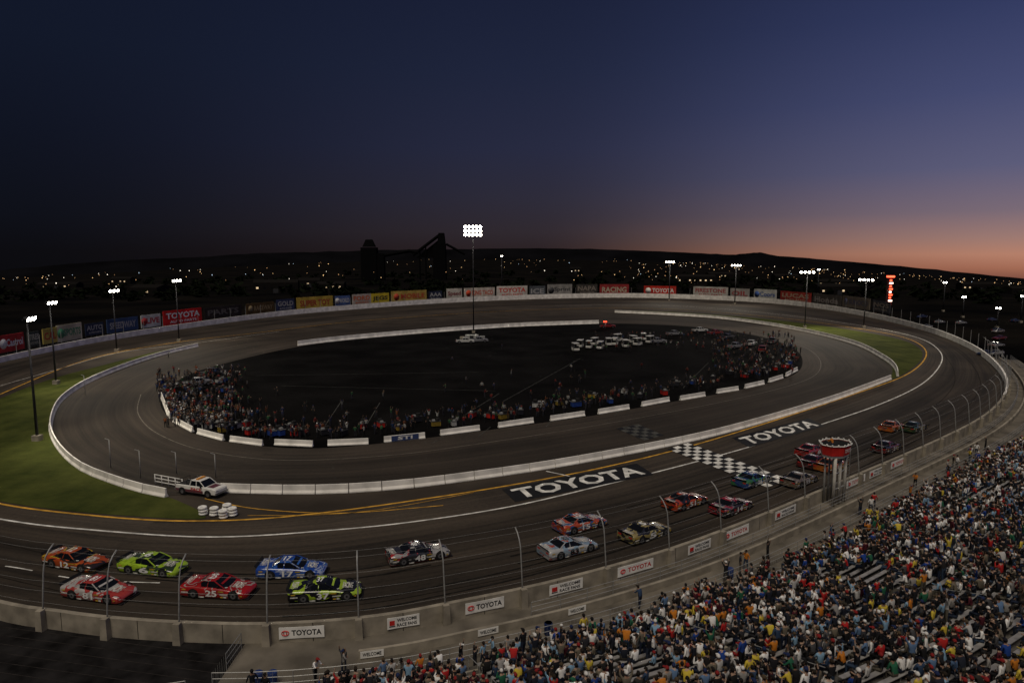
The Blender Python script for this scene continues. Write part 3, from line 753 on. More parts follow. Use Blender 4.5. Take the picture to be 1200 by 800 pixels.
def car_geo(c1, c2, c3, num, race=True):
    A = livery(c1, c2, c3) if race else paint(c1)
    B, C = paint(c2), paint(c3); mb = MB()
    if race:
        ST = [(2.52, .58, .16, .34), (2.46, .80, .08, .46), (2.25, .95, .06, .55), (1.85, 1.0, .06, .63), (1.2, 1.0, .06, .70), (.80, .99, .06, .76), (.0, .985, .06, .81), (-.8, .99, .06, .84), (-1.4, 1.01, .07, .88), (-2.0, 1.0, .09, .89), (-2.40, .98, .14, .88), (-2.48, .94, .20, .82)]
    else:
        ST = [(2.36, .62, .25, .50), (2.30, .80, .2, .62), (2.05, .88, .2, .72), (1.75, .90, .2, .78), (1.1, .90, .2, .86), (.80, .90, .2, .90), (.0, .90, .2, .94), (-.8, .90, .2, .95), (-1.4, .90, .2, .96), (-2.0, .88, .2, .95), (-2.26, .84, .25, .92), (-2.34, .78, .32, .84)]
    rings = []
    for x, w, zb, zt in ST:
        h = zt-zb
        half = [(w*.92, zb), (w*1.0, zb+.08), (w*1.0, zb+h*.45), (w*.99, zb+h*.76), (w*.95, zt-.05), (w*.84, zt-.006), (w*.4, zt+.014)]
        rings.append([(x, -y, z_) for y, z_ in half]+[(x, y, z_) for y, z_ in half[::-1]])
    def mf(i, j):
        jj = j if j < 7 else 13-1-j
        if j == 13: return M_black
        if jj == 0: return C
        return A
    mb.loft(rings, A, mf=mf, smooth=True)
    zr = 0 if race else .10
    def gr(x0, x1, w, z_): return [(x0-.10, -w, z_), (x0, -w*.4, z_), (x0, w*.4, z_), (x0-.10, w, z_), (x1+.06, w, z_), (x1, w*.4, z_), (x1, -w*.4, z_), (x1+.06, -w, z_)]
    g0, g1, g2, g3 = gr(1.0, -1.62, .86, .74+zr), gr(.52, -1.22, .76, 1.00+zr), gr(.14, -.84, .66, 1.19+zr), gr(-.05, -.62, .55, 1.235+zr)
    mb.loft([g0, g1, g2], M_glass, caps=False)
    mb.loft([g2, g3], A, caps=True, smooth=False)
    for sy in (-1, 1):
        for xs in ((.90, .43, .06), (-1.56, -1.16, -.78)):
            mb.tube([(xs[0], sy*.862, .75+zr), (xs[1], sy*.762, 1.0+zr), (xs[2], sy*.66, 1.195+zr)], .045, A, 5)
        mb.tube([(-.42, sy*.865, .77+zr), (-.40, sy*.765, 1.0+zr), (-.38, sy*.665, 1.195+zr)], .035, A, 5)
        mb.add([(-.85, sy*.872, .78+zr), (-1.62, sy*.872, .80+zr), (-1.22, sy*.772, 1.0+zr), (-.95, sy*.715, 1.12+zr)], [(0, 1, 2, 3)], A)
        for xw in ((1.55, -1.42) if race else (1.4, -1.4)):
            yo = 1.006 if race else .904
            pts = [(xw+.40*math.cos(k*math.pi/10), sy*yo, .34+.40*math.sin(k*math.pi/10)) for k in range(-2, 13)]
            mb.add(pts+[(xw, sy*yo, .20)], [tuple(range(len(pts)))], M_black)
            yy0 = yo-.26
            rg = []
            for (yy, rr) in ((yy0, .30), (yy0+.03, .335), (yy0+.245, .335), (yy0+.275, .31), (yy0+.275, .20)):
                rg.append([(xw+rr*math.cos(k*math.pi/9), sy*yy, .335+rr*math.sin(k*math.pi/9)) for k in range(18)])
            mb.loft(rg, M_tyre, caps=False, smooth=True)
            mb.tube([(xw, sy*(yy0+.22), .335), (xw, sy*(yy0+.268), .335)], .205, M_rim, 12, smooth=False)
            mb.tube([(xw, sy*(yy0+.26), .335), (xw, sy*(yy0+.282), .335)], .07, M_black, 8)
    if race:
        mb.add([(-2.44, -.90, .86), (-2.44, .90, .86), (-2.58, .90, 1.05), (-2.58, -.90, 1.05), (-2.46, -.90, .86), (-2.46, .90, .86), (-2.60, .90, 1.05), (-2.60, -.90, 1.05)], [(0, 1, 2, 3), (7, 6, 5, 4), (0, 3, 7, 4), (1, 5, 6, 2), (3, 2, 6, 7)], M_black)
        mb.box((2.42, 0, .06), (.42, 1.75, .04), M_black)
        Wd = paint((.7, .7, .68)) if sum(c1) < .95 else M_black
        mb.text(num, (-.50, -1.004-.006, .22), (.85, 0, 0), (0, 0, .46), Wd); mb.text(num, (.45, 1.010, .22), (-.85, 0, 0), (0, 0, .46), Wd)
        mb.text(num, (-.60, -.36, 1.242), (.50, 0, 0), (0, .72, 0), Wd)
        for x0, w_, z_, dm in ((.55, .6, .36, M_decal), (-2.3, .5, .42, M_decal), (2.05, .15, .30, M_decal2), (-1.0, .4, .12, M_decal), (.6, .2, .16, M_decal2), (.85, .2, .16, M_decal), (.45, .4, .56, M_decal2), (-2.25, .3, .62, M_decal2)):
            mb.add([(x0, -1.010, z_), (x0+w_, -1.010, z_), (x0+w_, -1.010, z_+.09), (x0, -1.010, z_+.09)], [(0, 1, 2, 3)], dm)
        mb.text('RACING', (1.2, -.45, .745), (.7, 0, -.09), (0, .9, 0), M_decal)
        mb.text('PARTS', (-2.32, -.5, .915), (.45, 0, .0), (0, 1.0, 0), M_decal)
        mb.add([(1.02, -.66, .775), (.92, -.78, .80), (.84, -.78, .84), (.96, -.64, .81)], [(0, 1, 2, 3)], M_decal)
        mb.add([(.62, -.60, .975), (.62, .60, .975), (.49, .60, 1.04), (.49, -.60, 1.04)], [(0, 1, 2, 3)], B)
        mb.box((.35, -.86, .88), (.12, .10, .10), M_black)
    for sy in (-1, 1):
        if race: mb.add([(2.485, sy*.40, .36), (2.46, sy*.74, .34), (2.37, sy*.80, .47), (2.47, sy*.45, .44)], [(0, 1, 2, 3)], M_white)
        else: mb.add([(2.345, sy*.40, .52), (2.30, sy*.72, .52), (2.22, sy*.78, .64), (2.30, sy*.45, .62)], [(0, 1, 2, 3)], M_white)
        mb.box((-2.475 if race else -2.335, sy*.62, .68), (.03, .36, .12), M_red)
    mb.box((2.50 if race else 2.35, 0, .26 if race else .4), (.06, .9, .12), M_black)
    return mb
def heading(p):
    i = nearest(WALL, p); return math.atan2(Nn[i].x, -Nn[i].y)
CARS = [(90, 655, (.42, .07, .015), (.03, .02, .015), (.5, .32, .02), '12', .05), (117, 690, (.42, .05, .04), (.45, .42, .40), (.3, .02, .02), '81', -.03), (180, 661, (.36, .55, .03), (.03, .05, .02), (.30, .45, .02), '6', .02),
        (257, 687, (.40, .012, .012), (.30, .012, .012), (.35, .3, .28), '25', 0), (343, 665, (.02, .07, .34), (.03, .12, .42), (.3, .35, .5), '17', .03), (382, 690, (.010, .010, .013), (.36, .52, .03), (.010, .010, .012), '37', .01),
        (490, 647, (.03, .03, .033), (.36, .35, .34), (.4, .03, .03), '48', .02), (680, 612, (.45, .07, .02), (.03, .09, .24), (.4, .4, .4), '15', 0), (666, 640, (.24, .33, .42), (.45, .45, .45), (.4, .08, .04), '83', .02),
        (756, 622, (.30, .24, .09), (.025, .025, .025), (.4, .35, .15), '5', .04), (803, 586, (.45, .06, .015), (.02, .02, .02), (.4, .08, .02), '51', -.02), (857, 592, (.03, .025, .03), (.32, .02, .03), (.2, .2, .2), '14', .03),
        (881, 561, (.02, .05, .18), (.04, .16, .06), (.05, .1, .3), '26', .02), (937, 561, (.18, .14, .10), (.025, .025, .025), (.3, .25, .2), '99', 0), (951, 527, (.35, .02, .015), (.2, .02, .02), (.1, .1, .1), '8', .03),
        (974, 544, (.48, .14, .02), (.35, .07, .02), (.1, .05, .02), '10', 0), (1045, 499, (.48, .13, .02), (.3, .06, .02), (.1, .1, .1), '2', .03), (1071, 500, (.03, .06, .03), (.14, .12, .04), (.05, .05, .05), '44', 0), (1039, 523, (.14, .02, .02), (.03, .03, .03), (.1, .1, .1), '21', .02), (955, 540, (.05, .02, .02), (.2, .02, .02), (.02, .02, .02), '7', .02)]
for u, v, c1, c2, c3, num, da in CARS:
    p = G(u, v, .5); p.z = .004
    o = car_geo(c1, c2, c3, num).obj('race_car', None, p, heading(p)+da); o.scale = (1.08, 1.08, 1.08)

# ------------------------------------------------------------------ pickup truck
def pickup_geo(c1, c2, graphics=True):
    A, B = paint(c1), paint(c2); mb = MB()
    ST = [(2.75, .80, .42, .82), (2.68, .92, .34, .98), (2.3, .97, .34, 1.05), (1.2, .98, .34, 1.12), (1.1, .98, .34, 1.14), (-.6, .98, .34, 1.14), (-.7, .98, .34, 1.12), (-2.6, .97, .36, 1.12), (-2.7, .93, .42, 1.08)]
    rings = []
    for x, w, zb, zt in ST:
        half = [(w*.9, zb), (w, zb+.1), (w, (zb+zt)/2), (w*.97, zt-.05), (w*.9, zt)]
        rings.append([(x, -y, z_) for y, z_ in half]+[(x, y, z_) for y, z_ in half[::-1]])
    mb.loft(rings, A, mf=lambda i, j: M_black if j == 9 else (B if (j in (1, 7) and i > 3 and graphics) else A), smooth=False)
    g = lambda x0, x1, w, z_: [(x0, -w, z_), (x0, w, z_), (x1, w, z_), (x1, -w, z_)]
    mb.loft([g(1.25, -.72, .88, 1.13), g(.55, -.62, .74, 1.66)], M_glass, caps=False)
    mb.loft([g(.58, -.65, .76, 1.66), g(.45, -.58, .70, 1.73)], A)
    for sy in (-1, 1):
        mb.tube([(1.25, sy*.88, 1.13), (.55, sy*.74, 1.67)], .045, A, 5); mb.tube([(-.72, sy*.88, 1.13), (-.62, sy*.74, 1.67)], .06, A, 5); mb.tube([(.15, sy*.89, 1.13), (.10, sy*.75, 1.67)], .04, A, 5)
        for xw in (1.75, -1.75):
            pts = [(xw+.47*math.cos(k*math.pi/10), sy*.985, .42+.47*math.sin(k*math.pi/10)) for k in range(-2, 13)]
            mb.add(pts, [tuple(range(len(pts)))], M_black)
            rg = [[(xw+rr*math.cos(k*math.pi/9), sy*yy, .38+rr*math.sin(k*math.pi/9)) for k in range(18)] for yy, rr in ((.74, .34), (.77, .38), (.98, .38), (1.01, .35), (1.01, .2))]
            mb.loft(rg, M_tyre, caps=False, smooth=True); mb.tube([(xw, sy*.95, .38), (xw, sy*1.0, .38)], .21, M_rim, 12, smooth=False)
        mb.box((2.70, sy*.68, .82), (.10, .34, .16), M_white); mb.box((-2.70, sy*.82, .85), (.06, .14, .3), M_red)
        mb.box((.9, sy*1.05, 1.15), (.12, .16, .14), M_black)
    mb.add([(-.85, -.80, 1.128), (-.85, .80, 1.128), (-2.58, .80, 1.128), (-2.58, -.80, 1.128)], [(0, 1, 2, 3)], M_black)
    mb.box((2.76, 0, .5), (.14, 1.8, .2), M_rim); mb.box((-2.76, 0, .5), (.12, 1.8, .18), M_rim)
    if graphics:
        mb.text('PACE', (-.5, -.99, .66), (1.4, 0, 0), (0, 0, .32), M_red); mb.box((0, 0, 1.80), (.3, 1.1, .13), mat('amber_lightbar', (.6, .25, .03), .3))
        mb.add([(1.4, -.6, 1.125), (2.2, -.6, 1.07), (2.2, .6, 1.07), (1.4, .6, 1.125)], [(0, 1, 2, 3)], B)
        for x in (-1.2, -2.3):
            mb.tube([(x, -.8, 1.13), (x, -.8, 1.6), (x, .8, 1.6), (x, .8, 1.13)], .03, M_black, 5)
    return mb
p = G(236, 571, .7); p.z = .01
pickup_geo((.66, .65, .61), (.12, .04, .05)).obj('pickup_truck', None, p, heading(p)+.03)
PKM = []
for c in ((.42, .42, .40), (.03, .03, .035), (.16, .015, .015), (.16, .16, .17)):
    o = pickup_geo(c, (.1, .1, .1), False).obj('parked_pickup_truck'); PKM.append(o.data); bpy.data.objects.remove(o)
CK = []
for c in ((.2, .2, .2), (.02, .02, .025), (.08, .01, .01), (.015, .025, .06), (.14, .13, .12)):
    o = car_geo(c, c, (.03, .03, .03), '0', False).obj('parked_car'); CK.append(o.data); bpy.data.objects.remove(o)

def torus(mb, c, R, r, m, M=None, n=16, k=8):
    rg = []
    for i in range(n+1):
        a = 2*math.pi*i/n; rg.append([(c[0]+(R+r*math.cos(2*math.pi*j/k))*math.cos(a), c[1]+(R+r*math.cos(2*math.pi*j/k))*math.sin(a), c[2]+r*math.sin(2*math.pi*j/k)) for j in range(k)])
    mb.loft(rg, m, M, caps=False, smooth=True)
for (u, v) in ((238, 603), (251, 604), (266, 600), (273, 604), (262, 607)):
    mb = MB(); c = G(u, v)
    for k in range(3): torus(mb, (random.uniform(-.04, .04), random.uniform(-.04, .04), .17+k*.3), .30, .155, M_white)
    mb.obj('tyre_stack', None, c)
mb = MB(); a, b = G(182, 567), G(214, 573); R = [a.lerp(b, k/4) for k in range(5)]
for p in R: mb.tube([p, p+Vector((0, 0, 1.2))], .05, M_white, 6)
for h in (.35, .75, 1.15): mb.tube([p+Vector((0, 0, h)) for p in R], .05, M_white, 6)
mb.obj('pit_gate')
for (u, v, vt) in ((130, 548, 515), (165, 560, 528), (207, 556, 530), (253, 560, 532), (100, 463, 440)):
    mb = MB(); g = G(u, v); h = ZAT(g, vt); mb.tube([(0, 0, 0), (0, 0, h)], .05, M_steel, 6); mb.tube([(0, 0, h), (-.5, 0, h+.15)], .04, M_steel, 5); mb.obj('marker_pole', None, g)

# ------------------------------------------------------------------ infield: crew, carts, trucks
crew = empty('pit_crew')
edge = crom([(192, 462), (203, 490), (230, 506), (270, 514), (345, 519), (430, 516), (520, 507), (600, 496), (680, 485), (760, 471), (840, 457), (905, 443), (930, 430)], 12)
def crew_at(u, v):
    g = G(u, v); g.z = .02
    inst('crew_member', random.choice(CREW), g, random.uniform(0, 6.28), crew, random.uniform(.95, 1.08))
for k in range(460):
    u, v = random.choice(edge)
    cl = noise.noise(Vector((u*.03, 0, 0)))
    if cl < -.15 and random.random() < .6: continue
    crew_at(u+random.uniform(-9, 9), v-random.expovariate(1/9.)-3)
for k in range(260):
    t = random.random(); crew_at(206+t*75+random.gauss(0, 10), 438+random.random()*64-t*4)
for k in range(190):
    crew_at(835+random.random()*95, 392+random.random()*48)
for k in range(70): crew_at(random.uniform(690, 840), random.uniform(393, 412))
for k in range(12): crew_at(random.uniform(520, 720), random.uniform(410, 470))

def cart_geo(c):
    mb = MB(); A = mat('cart_paint_%d' % int(c[0]*255+c[2]*9), c, .6, spec=.1)
    mb.box((0, 0, .5), (1.3, .7, .6), A); mb.box((0, 0, .84), (1.36, .76, .06), M_dsteel)
    for k in range(3): mb.box((0, -.355, .33+k*.17), (1.1, .012, .02), M_black)
    for x in (-.5, .5):
        for y in (-.28, .28): mb.tube([(x, y-.05, .12), (x, y+.05, .12)], .12, M_tyre, 10)
    mb.tube([(-.65, -.3, .8), (-.9, -.3, .95), (-.9, .3, .95), (-.65, .3, .8)], .025, M_steel, 5)
    for k in range(2): torus(mb, (.25, 0, .97+k*.2), .2, .1, M_tyre)
    mb.box((-.35, 0, .97), (.4, .35, .2), M_steel)
    return mb
CT = []
for c in ((.38, .02, .015), (.02, .02, .025), (.02, .05, .22), (.34, .34, .33), (.22, .15, .025)):
    o = cart_geo(c).obj('tool_cart'); CT.append(o.data); bpy.data.objects.remove(o)
for k in range(64):
    u, v = edge[(k*3+5) % len(edge)]; g = G(u+random.uniform(-5, 5), v-random.uniform(5, 16)); g.z = .015
    inst('pit_tool_cart', random.choice(CT), g, random.uniform(0, 3.1), None, random.uniform(1.0, 1.3))
for k in range(20):
    g = G(random.uniform(210, 265), random.uniform(440, 495)); g.z = .015; inst('pit_tool_cart', random.choice(CT), g, random.uniform(0, 3), None, 1.1)
def golf_geo():
    mb = MB(); A = paint((.48, .47, .44))
    rg = []
    for x, w, z0, z1 in ((1.35, .5, .3, .6), (1.2, .62, .22, .85), (.75, .64, .22, .9), (.7, .64, .22, .42), (-.15, .64, .22, .42), (-.2, .64, .22, .72), (-1.15, .64, .25, .78), (-1.3, .58, .35, .7)):
        rg.append([(x, -w, z0), (x, -w, z1), (x, w, z1), (x, w, z0)])
    mb.loft(rg, A); mb.box((-.45, 0, .82), (.55, 1.15, .16), M_black); mb.box((-.72, 0, 1.1), (.12, 1.15, .5), M_black)
    for x, y in ((.8, .58), (.8, -.58), (-.9, .58), (-.9, -.58)):
        mb.tube([(x, y, .8), (x*.85, y, 1.9)], .03, M_steel, 5)
        mb.tube([(x*1.05, y*.98-.08, .23), (x*1.05, y*.98+.08, .23)], .23, M_tyre, 12)
    mb.loft([[(1.0, -.68, 1.88), (1.0, .68, 1.88), (-1.1, .68, 1.88), (-1.1, -.68, 1.88)], [(.9, -.6, 1.98), (.9, .6, 1.98), (-1.0, .6, 1.98), (-1.0, -.6, 1.98)]], A)
    mb.tube([(.75, .25, .85), (.5, .25, 1.1)], .02, M_black, 5); return mb
o = golf_geo().obj('golf_cart'); GM = o.data; bpy.data.objects.remove(o)
for k in range(13):
    g = G(674+k*7.4+random.uniform(-2, 2), 409-k*.6+random.uniform(-5, 3)); g.z = .015; inst('golf_cart', GM, g, random.uniform(-.8, .8)+1.2, None, 1.2)
for (u, v, k, a) in ((820, 389, 0, .3), (838, 392, 2, .5), (712, 384, 2, .1), (852, 397, 1, .7), (770, 402, 3, .2), (905, 402, 1, 1), (250, 440, 1, 1), (232, 452, 3, .7), (545, 402, 0, .1), (561, 401, 3, .2), (880, 405, 0, .9), (790, 393, 3, .4), (893, 412, 2, 1.2), (862, 408, 3, .6)):
    g = G(u, v); g.z = .015; inst('parked_pickup_truck', PKM[k], g, a)
g = G(709, 386); mb = MB(); mb.tube([(0, 0, 0), (0, 0, 2.6)], .06, M_steel); mb.box((0, 0, 2.8), (1.2, .4, .4), emis('red_beacon', (1, .05, .02), 4)); mb.obj('pit_signal_light', None, g)

# ------------------------------------------------------------------ light poles
def light_pole(u, vb, vt, rows, cols_, sp_, lampm, name='floodlight_pole', energy=0, aim=None, fs=.9):
    g = G(u, vb); h = ZAT(g, vt); mb = MB()
    mb.box((0, 0, .4), (1.0, 1.0, .8), M_conc)
    mb.tube([(0, 0, .8), (0, 0, h*.5), (0, 0, h+.4)], max(.20, g.y*.0009), M_dsteel, 8, r2=max(.10, g.y*.0005))
    W = (cols_-1)*sp_
    if aim is None: aim = Vector((0, 150, 0))
    ang = math.atan2(aim.y-g.y, aim.x-g.x)-math.pi/2
    M = Matrix.Rotation(ang, 4, 'Z')
    for r_ in range(rows):
        z_ = h-r_*sp_*1.05
        mb.tube([M @ Vector((-W/2-.4, 0, z_)), M @ Vector((W/2+.4, 0, z_))], .09, M_dsteel, 5)
        for c in range(cols_):
            x = -W/2+c*sp_
            T = M @ Matrix.Translation((x, .45, z_+.1)) @ Matrix.Rotation(-.45, 4, 'X')
            s_ = sp_*.40*fs
            rg = [[(s_*k_*math.cos(a*math.pi/5), y_, s_*k_*math.sin(a*math.pi/5)) for a in range(10)] for y_, k_ in ((-.45, .35), (-.2, .8), (.15, 1.0))]
            mb.loft(rg, M_dsteel, T, caps=True)
            mb.tube([(0, .152, 0), (0, .19, 0)], s_*.9, lampm, 10, T)
    o = mb.obj(name, None, g)
    if energy:
        ld = bpy.data.lights.new(name+'_lamp', 'SPOT'); ld.energy = energy; ld.spot_size = math.radians(120); ld.spot_blend = .6; ld.shadow_soft_size = 1.2; ld.color = (1, .91, .75)
        lo = bpy.data.objects.new('lamp', ld); COL.objects.link(lo); lo.parent = o
        lo.location = (M @ Vector((0, 1.2, 0)))+Vector((0, 0, h))
        dv = M @ Vector((0, 1, -1.1)); lo.rotation_euler = dv.to_track_quat('-Z', 'Y').to_euler()
    return o
light_pole(555, 390, 266, 3, 5, 1.25, M_lamp, energy=7000, aim=Vector((0, 0, 0)), fs=1.05)
for (u, vb, vt) in ((44, 516, 374), (66, 450, 355), (137, 412, 341), (210, 400, 329)):
    light_pole(u, vb, vt, 1, 3, .9 if u < 100 else 1.1, M_lampf, energy=11000, aim=Vector((60, 120, 0)), fs=1.0)
for (u, vb, vt) in ((784, 352, 307), (861, 356, 311), (943, 384, 319), (1012, 384, 328)):
    light_pole(u, vb, vt, 1, 4, 1.4, M_lampf, energy=20000, aim=Vector((20, 120, 0)), fs=.8)
for (u, vb, vt) in ((1105, 365, 331), (1128, 372, 348), (1168, 385, 361), (1196, 378, 347), (588, 340, 300), (958, 345, 316)):
    light_pole(u, vb, vt, 1, 2, 1.0, M_lampf, name='street_lamp', aim=Vector((0, 0, 0)))
mb = MB(); A = mat('cabinet_paint', (.35, .35, .33), .6); mb.box((0, 0, .9), (4, 2.0, 1.8), A); mb.box((3.2, 0, .7), (1.6, 1.6, 1.4), M_steel); mb.box((0, -1.02, 1), (1.2, .03, 1.3), M_dsteel); mb.box((-3.0, .2, .6), (1.4, 1.5, 1.2), M_conc)
mb.obj('generator_cabinet', None, G(553, 399))

# ------------------------------------------------------------------ billboards around the outside
far = [(PX(p)[0], p, nn) for p, nn in zip(WALL, Nn) if p.y > 130]
def far_at(u):
    c = min(far, key=lambda t: abs(t[0]-u)); return c[1]+c[2]*2.5
BB = [(-12, 12, 388, 415, (.5, .02, .02), 'SPEED', (.6, .6, .6)), (14, 40, 391, 410, (.35, .03, .03), 'Castrol', (.6, .6, .6)), (44, 60, 388, 404, (.05, .06, .05), 'TIRES', (.4, .4, .3)), (63, 78, 384, 401, (.42, .34, .08), 'CAL', (.4, .03, .02)), (80, 106, 379, 398, (.45, .41, .30), 'SPORTS', (.05, .2, .1)),
      (109, 130, 378, 391, (.02, .03, .06), 'AUTO', (.3, .3, .3)), (134, 172, 372, 387, (.04, .07, .15), 'SPEEDWAY', (.3, .3, .3)), (176, 197, 368, 382, (.5, .5, .47), 'LIVE', (.4, .03, .03)), (199, 245, 362, 380, (.55, .02, .02), 'TOYOTA', (.75, .75, .72)),
      (248, 290, 358, 370, (.03, .025, .022), 'PARTS', (.10, .09, .08)), (294, 326, 354, 366, (.08, .05, .02), 'RACEWAY', (.2, .15, .08)), (329, 350, 350, 363, (.03, .04, .09), 'GOLD', (.3, .3, .3)), (352, 393, 347, 361, (.40, .28, .05), 'SUPER TOY', (.3, .03, .02)), (396, 415, 346, 357, (.06, .10, .24), 'WORLD', (.45, .45, .45)),
      (417, 438, 344, 356, (.4, .35, .30), 'FORD', (.5, .1, .02)), (440, 461, 343, 355, (.50, .38, .03), 'JEGS', (.02, .02, .02)), (463, 503, 340, 353, (.40, .28, .07), 'MOBILE', (.4, .05, .02)), (506, 522, 341, 351, (.02, .025, .05), 'AAA', (.3, .3, .3)), (526, 545, 338, 350, (.50, .47, .40), 'Speed', (.2, .05, .05)),
      (546, 583, 337, 349, (.5, .45, .38), 'KING TACO', (.5, .06, .02)), (584, 621, 335, 347, (.55, .51, .45), 'TOYOTA', (.55, .03, .02)), (624, 642, 335, 347, (.08, .09, .10), 'ICE', (.3, .3, .3)), (644, 673, 333, 346, (.25, .24, .22), 'Sprint', (.05, .05, .05)), (676, 702, 333, 346, (.05, .045, .04), 'NAPA', (.2, .17, .14)), (704, 736, 333, 345, (.25, .03, .03), 'RACING', (.4, .35, .25)),
      (755, 792, 335, 348, (.45, .03, .02), 'TOYOTA', (.7, .7, .65)), (812, 850, 336, 348, (.42, .40, .36), 'FIRESTONE', (.3, .05, .05)), (853, 876, 338, 350, (.30, .28, .26), 'OIL', (.3, .05, .05)), (879, 906, 339, 351, (.45, .45, .42), 'Coors', (.05, .1, .3)), (910, 944, 342, 355, (.32, .04, .03), 'LUCAS', (.4, .3, .2)), (947, 978, 345, 357, (.08, .07, .06), 'Honda', (.25, .22, .2)),
      (980, 1012, 348, 360, (.16, .13, .10), 'SUNOCO', (.05, .05, .1)), (1015, 1034, 353, 364, (.05, .05, .06), 'NOS', (.25, .2, .15))]
for bi_, (u0, u1, vt, vb, c, t, tcol) in enumerate(BB):
    a, b = far_at(u0), far_at(u1); d = (b-a)
    mb = MB()
    za0, za1 = ZAT(a, vb+1), ZAT(a, vt+(1 if u0 < 500 else 0)); zb0, zb1 = ZAT(b, vb+1), ZAT(b, vt)
    z0 = max(1.6, (za0+zb0)/2); z1 = max(z0+3, (za1+zb1)/2)
    dl = d.length; d.normalize(); nn = Vector((d.y, -d.x, 0))
    if nn.dot(-a) < 0: nn = -nn
    fc = [a+Vector((0, 0, z0)), b+Vector((0, 0, z0)), b+Vector((0, 0, z1)), a+Vector((0, 0, z1))]
    mb.loft([fc, [p-nn*.25 for p in fc]], mat('billboard_%02d' % bi_, c, .7, .25, .3, spec=.1))
    hgt = z1-z0
    T_ = mat('billboard_ink_%d_%d_%d' % tuple(int(x*100) for x in tcol), tcol, .6)
    if bi_ % 3 == 0:
        mb.text(t, a+nn*.05+d*dl*.08+Vector((0, 0, z0+hgt*.25)), d*dl*.84, (0, 0, hgt*.5), T_)
    elif bi_ % 3 == 1:
        mb.text(t, a+nn*.05+d*dl*.26+Vector((0, 0, z0+hgt*.30)), d*dl*.68, (0, 0, hgt*.45), T_)
        mb.tube([a+nn*.02+d*dl*.14+Vector((0, 0, z0+hgt*.5)), a+nn*.10+d*dl*.14+Vector((0, 0, z0+hgt*.5))], hgt*.3, T_, 12)
    else:
        mb.text(t, a+nn*.05+d*dl*.06+Vector((0, 0, z0+hgt*.42)), d*dl*.88, (0, 0, hgt*.42), T_)
        mb.text('AUTO PARTS', a+nn*.05+d*dl*.15+Vector((0, 0, z0+hgt*.12)), d*dl*.7, (0, 0, hgt*.18), T_)
    for k in range(4):
        p = a.lerp(b, .05+.3*k)-nn*.4; mb.tube([p, p+Vector((0, 0, z1))], .12, M_dsteel, 5)
    mb.obj('billboard')
mb = MB()
FI = [i for i in range(n) if WALL[i].y > 130]
for i in FI[::6]:
    p = WALL[i]+Nn[i]*.5; mb.tube([p, p+Vector((0, 0, wh(p)+3.6))], .07, M_steel, 5)
mb.obj('fence_posts')

# ------------------------------------------------------------------ neon sign tower
g = G(1040, 374); ht = ZAT(g, 324); mb = MB()
mb.tube([(0, 0, 0), (0, 0, ht*.35)], .5, M_dsteel, 8)
mb.box((0, 0, ht*.66), (1.9, 1.2, ht*.64), mat('sign_tower_body', (.12, .02, .02), .5))
E1 = emis('neon_red', (1, .10, .04), 3.5); E2 = emis('neon_white', (1, .75, .6), 5)
for k in range(9):
    z_ = ht*(.37+.068*k); mb.box((.2*(k % 2), -.65, z_), (1.5 if k % 2 else .9, .08, ht*.034), E2 if k % 3 == 1 else E1)
mb.box((0, -.3, ht*1.0), (2.6, 1.6, ht*.04), E1)
mb.obj('neon_sign_tower', None, g)

# ------------------------------------------------------------------ far country
hm = mat('unlit_hill_earth', (.0045, .0045, .0055), 1, .3, .004, spec=0)  # dusk darkness of the hills is put into the base colour
hp_ = [(-200, 330), (-60, 321), (0, 317), (80, 310), (150, 305), (240, 301), (300, 297), (380, 295), (450, 293), (530, 292), (620, 291), (700, 292), (780, 295), (850, 298), (868, 297), (884, 296), (902, 299), (960, 304), (1040, 311), (1110, 318), (1200, 327), (1300, 334), (1400, 342)]
hv = []; D = 5200
prof = crom(hp_, 8)
for k, (u, v) in enumerate(prof):
    a = (u-600)/F; az = math.atan(a/cp); x = D*math.sin(az); y = D*math.cos(az)
    v += .9*noise.noise(Vector((u*.05, 1, 0)))+.5*noise.noise(Vector((u*.2, 5, 0)))
    zt = ZAT((x, y), v); zb = gz(x, y)-30
    hv += [(x*.93, y*.93, zb), (x, y, max(zt, zb+5)), (x*1.15, y*1.15, zb)]
hf = []
for k in range(len(prof)-1):
    for j in range(2): hf.append((k*3+j, (k+1)*3+j, (k+1)*3+j+1, k*3+j+1))
me = bpy.data.meshes.new('hills'); me.from_pydata(hv, [], hf); me.materials.append(hm); me.update(); o = bpy.data.objects.new('hills', me); COL.objects.link(o)

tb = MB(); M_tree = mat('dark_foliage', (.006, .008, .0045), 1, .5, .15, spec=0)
def clump(cx, cy, z0, R):
    for k in range(18):
        a = random.uniform(0, 6.28); rr = R*random.random()**.5; zz = z0+R*random.uniform(.2, 1.5)*(1.1-rr/R*.6)
        c = Vector((cx+rr*math.cos(a), cy+rr*math.sin(a), zz)); s_ = R*random.uniform(.22, .5)
        vs = [c+Vector((random.gauss(0, s_), random.gauss(0, s_), random.gauss(0, s_*.7))) for _ in range(5)]
        tb.add(vs, [(0, 1, 2), (0, 2, 3), (0, 3, 4), (1, 3, 4), (0, 1, 4)], M_tree)
    tb.tube([(cx, cy, z0-1), (cx, cy, z0+R)], R*.06, M_tree, 5)
for k in range(460):
    az = random.uniform(-.75, .75); r_ = random.choice((470, 520, 600, 700, 850, 1000))+random.uniform(-20, 50)
    x, y = r_*math.sin(az), r_*math.cos(az)
    clump(x, y, gz(x, y), random.uniform(2.2, 5.0))
tb.obj('distant_trees')
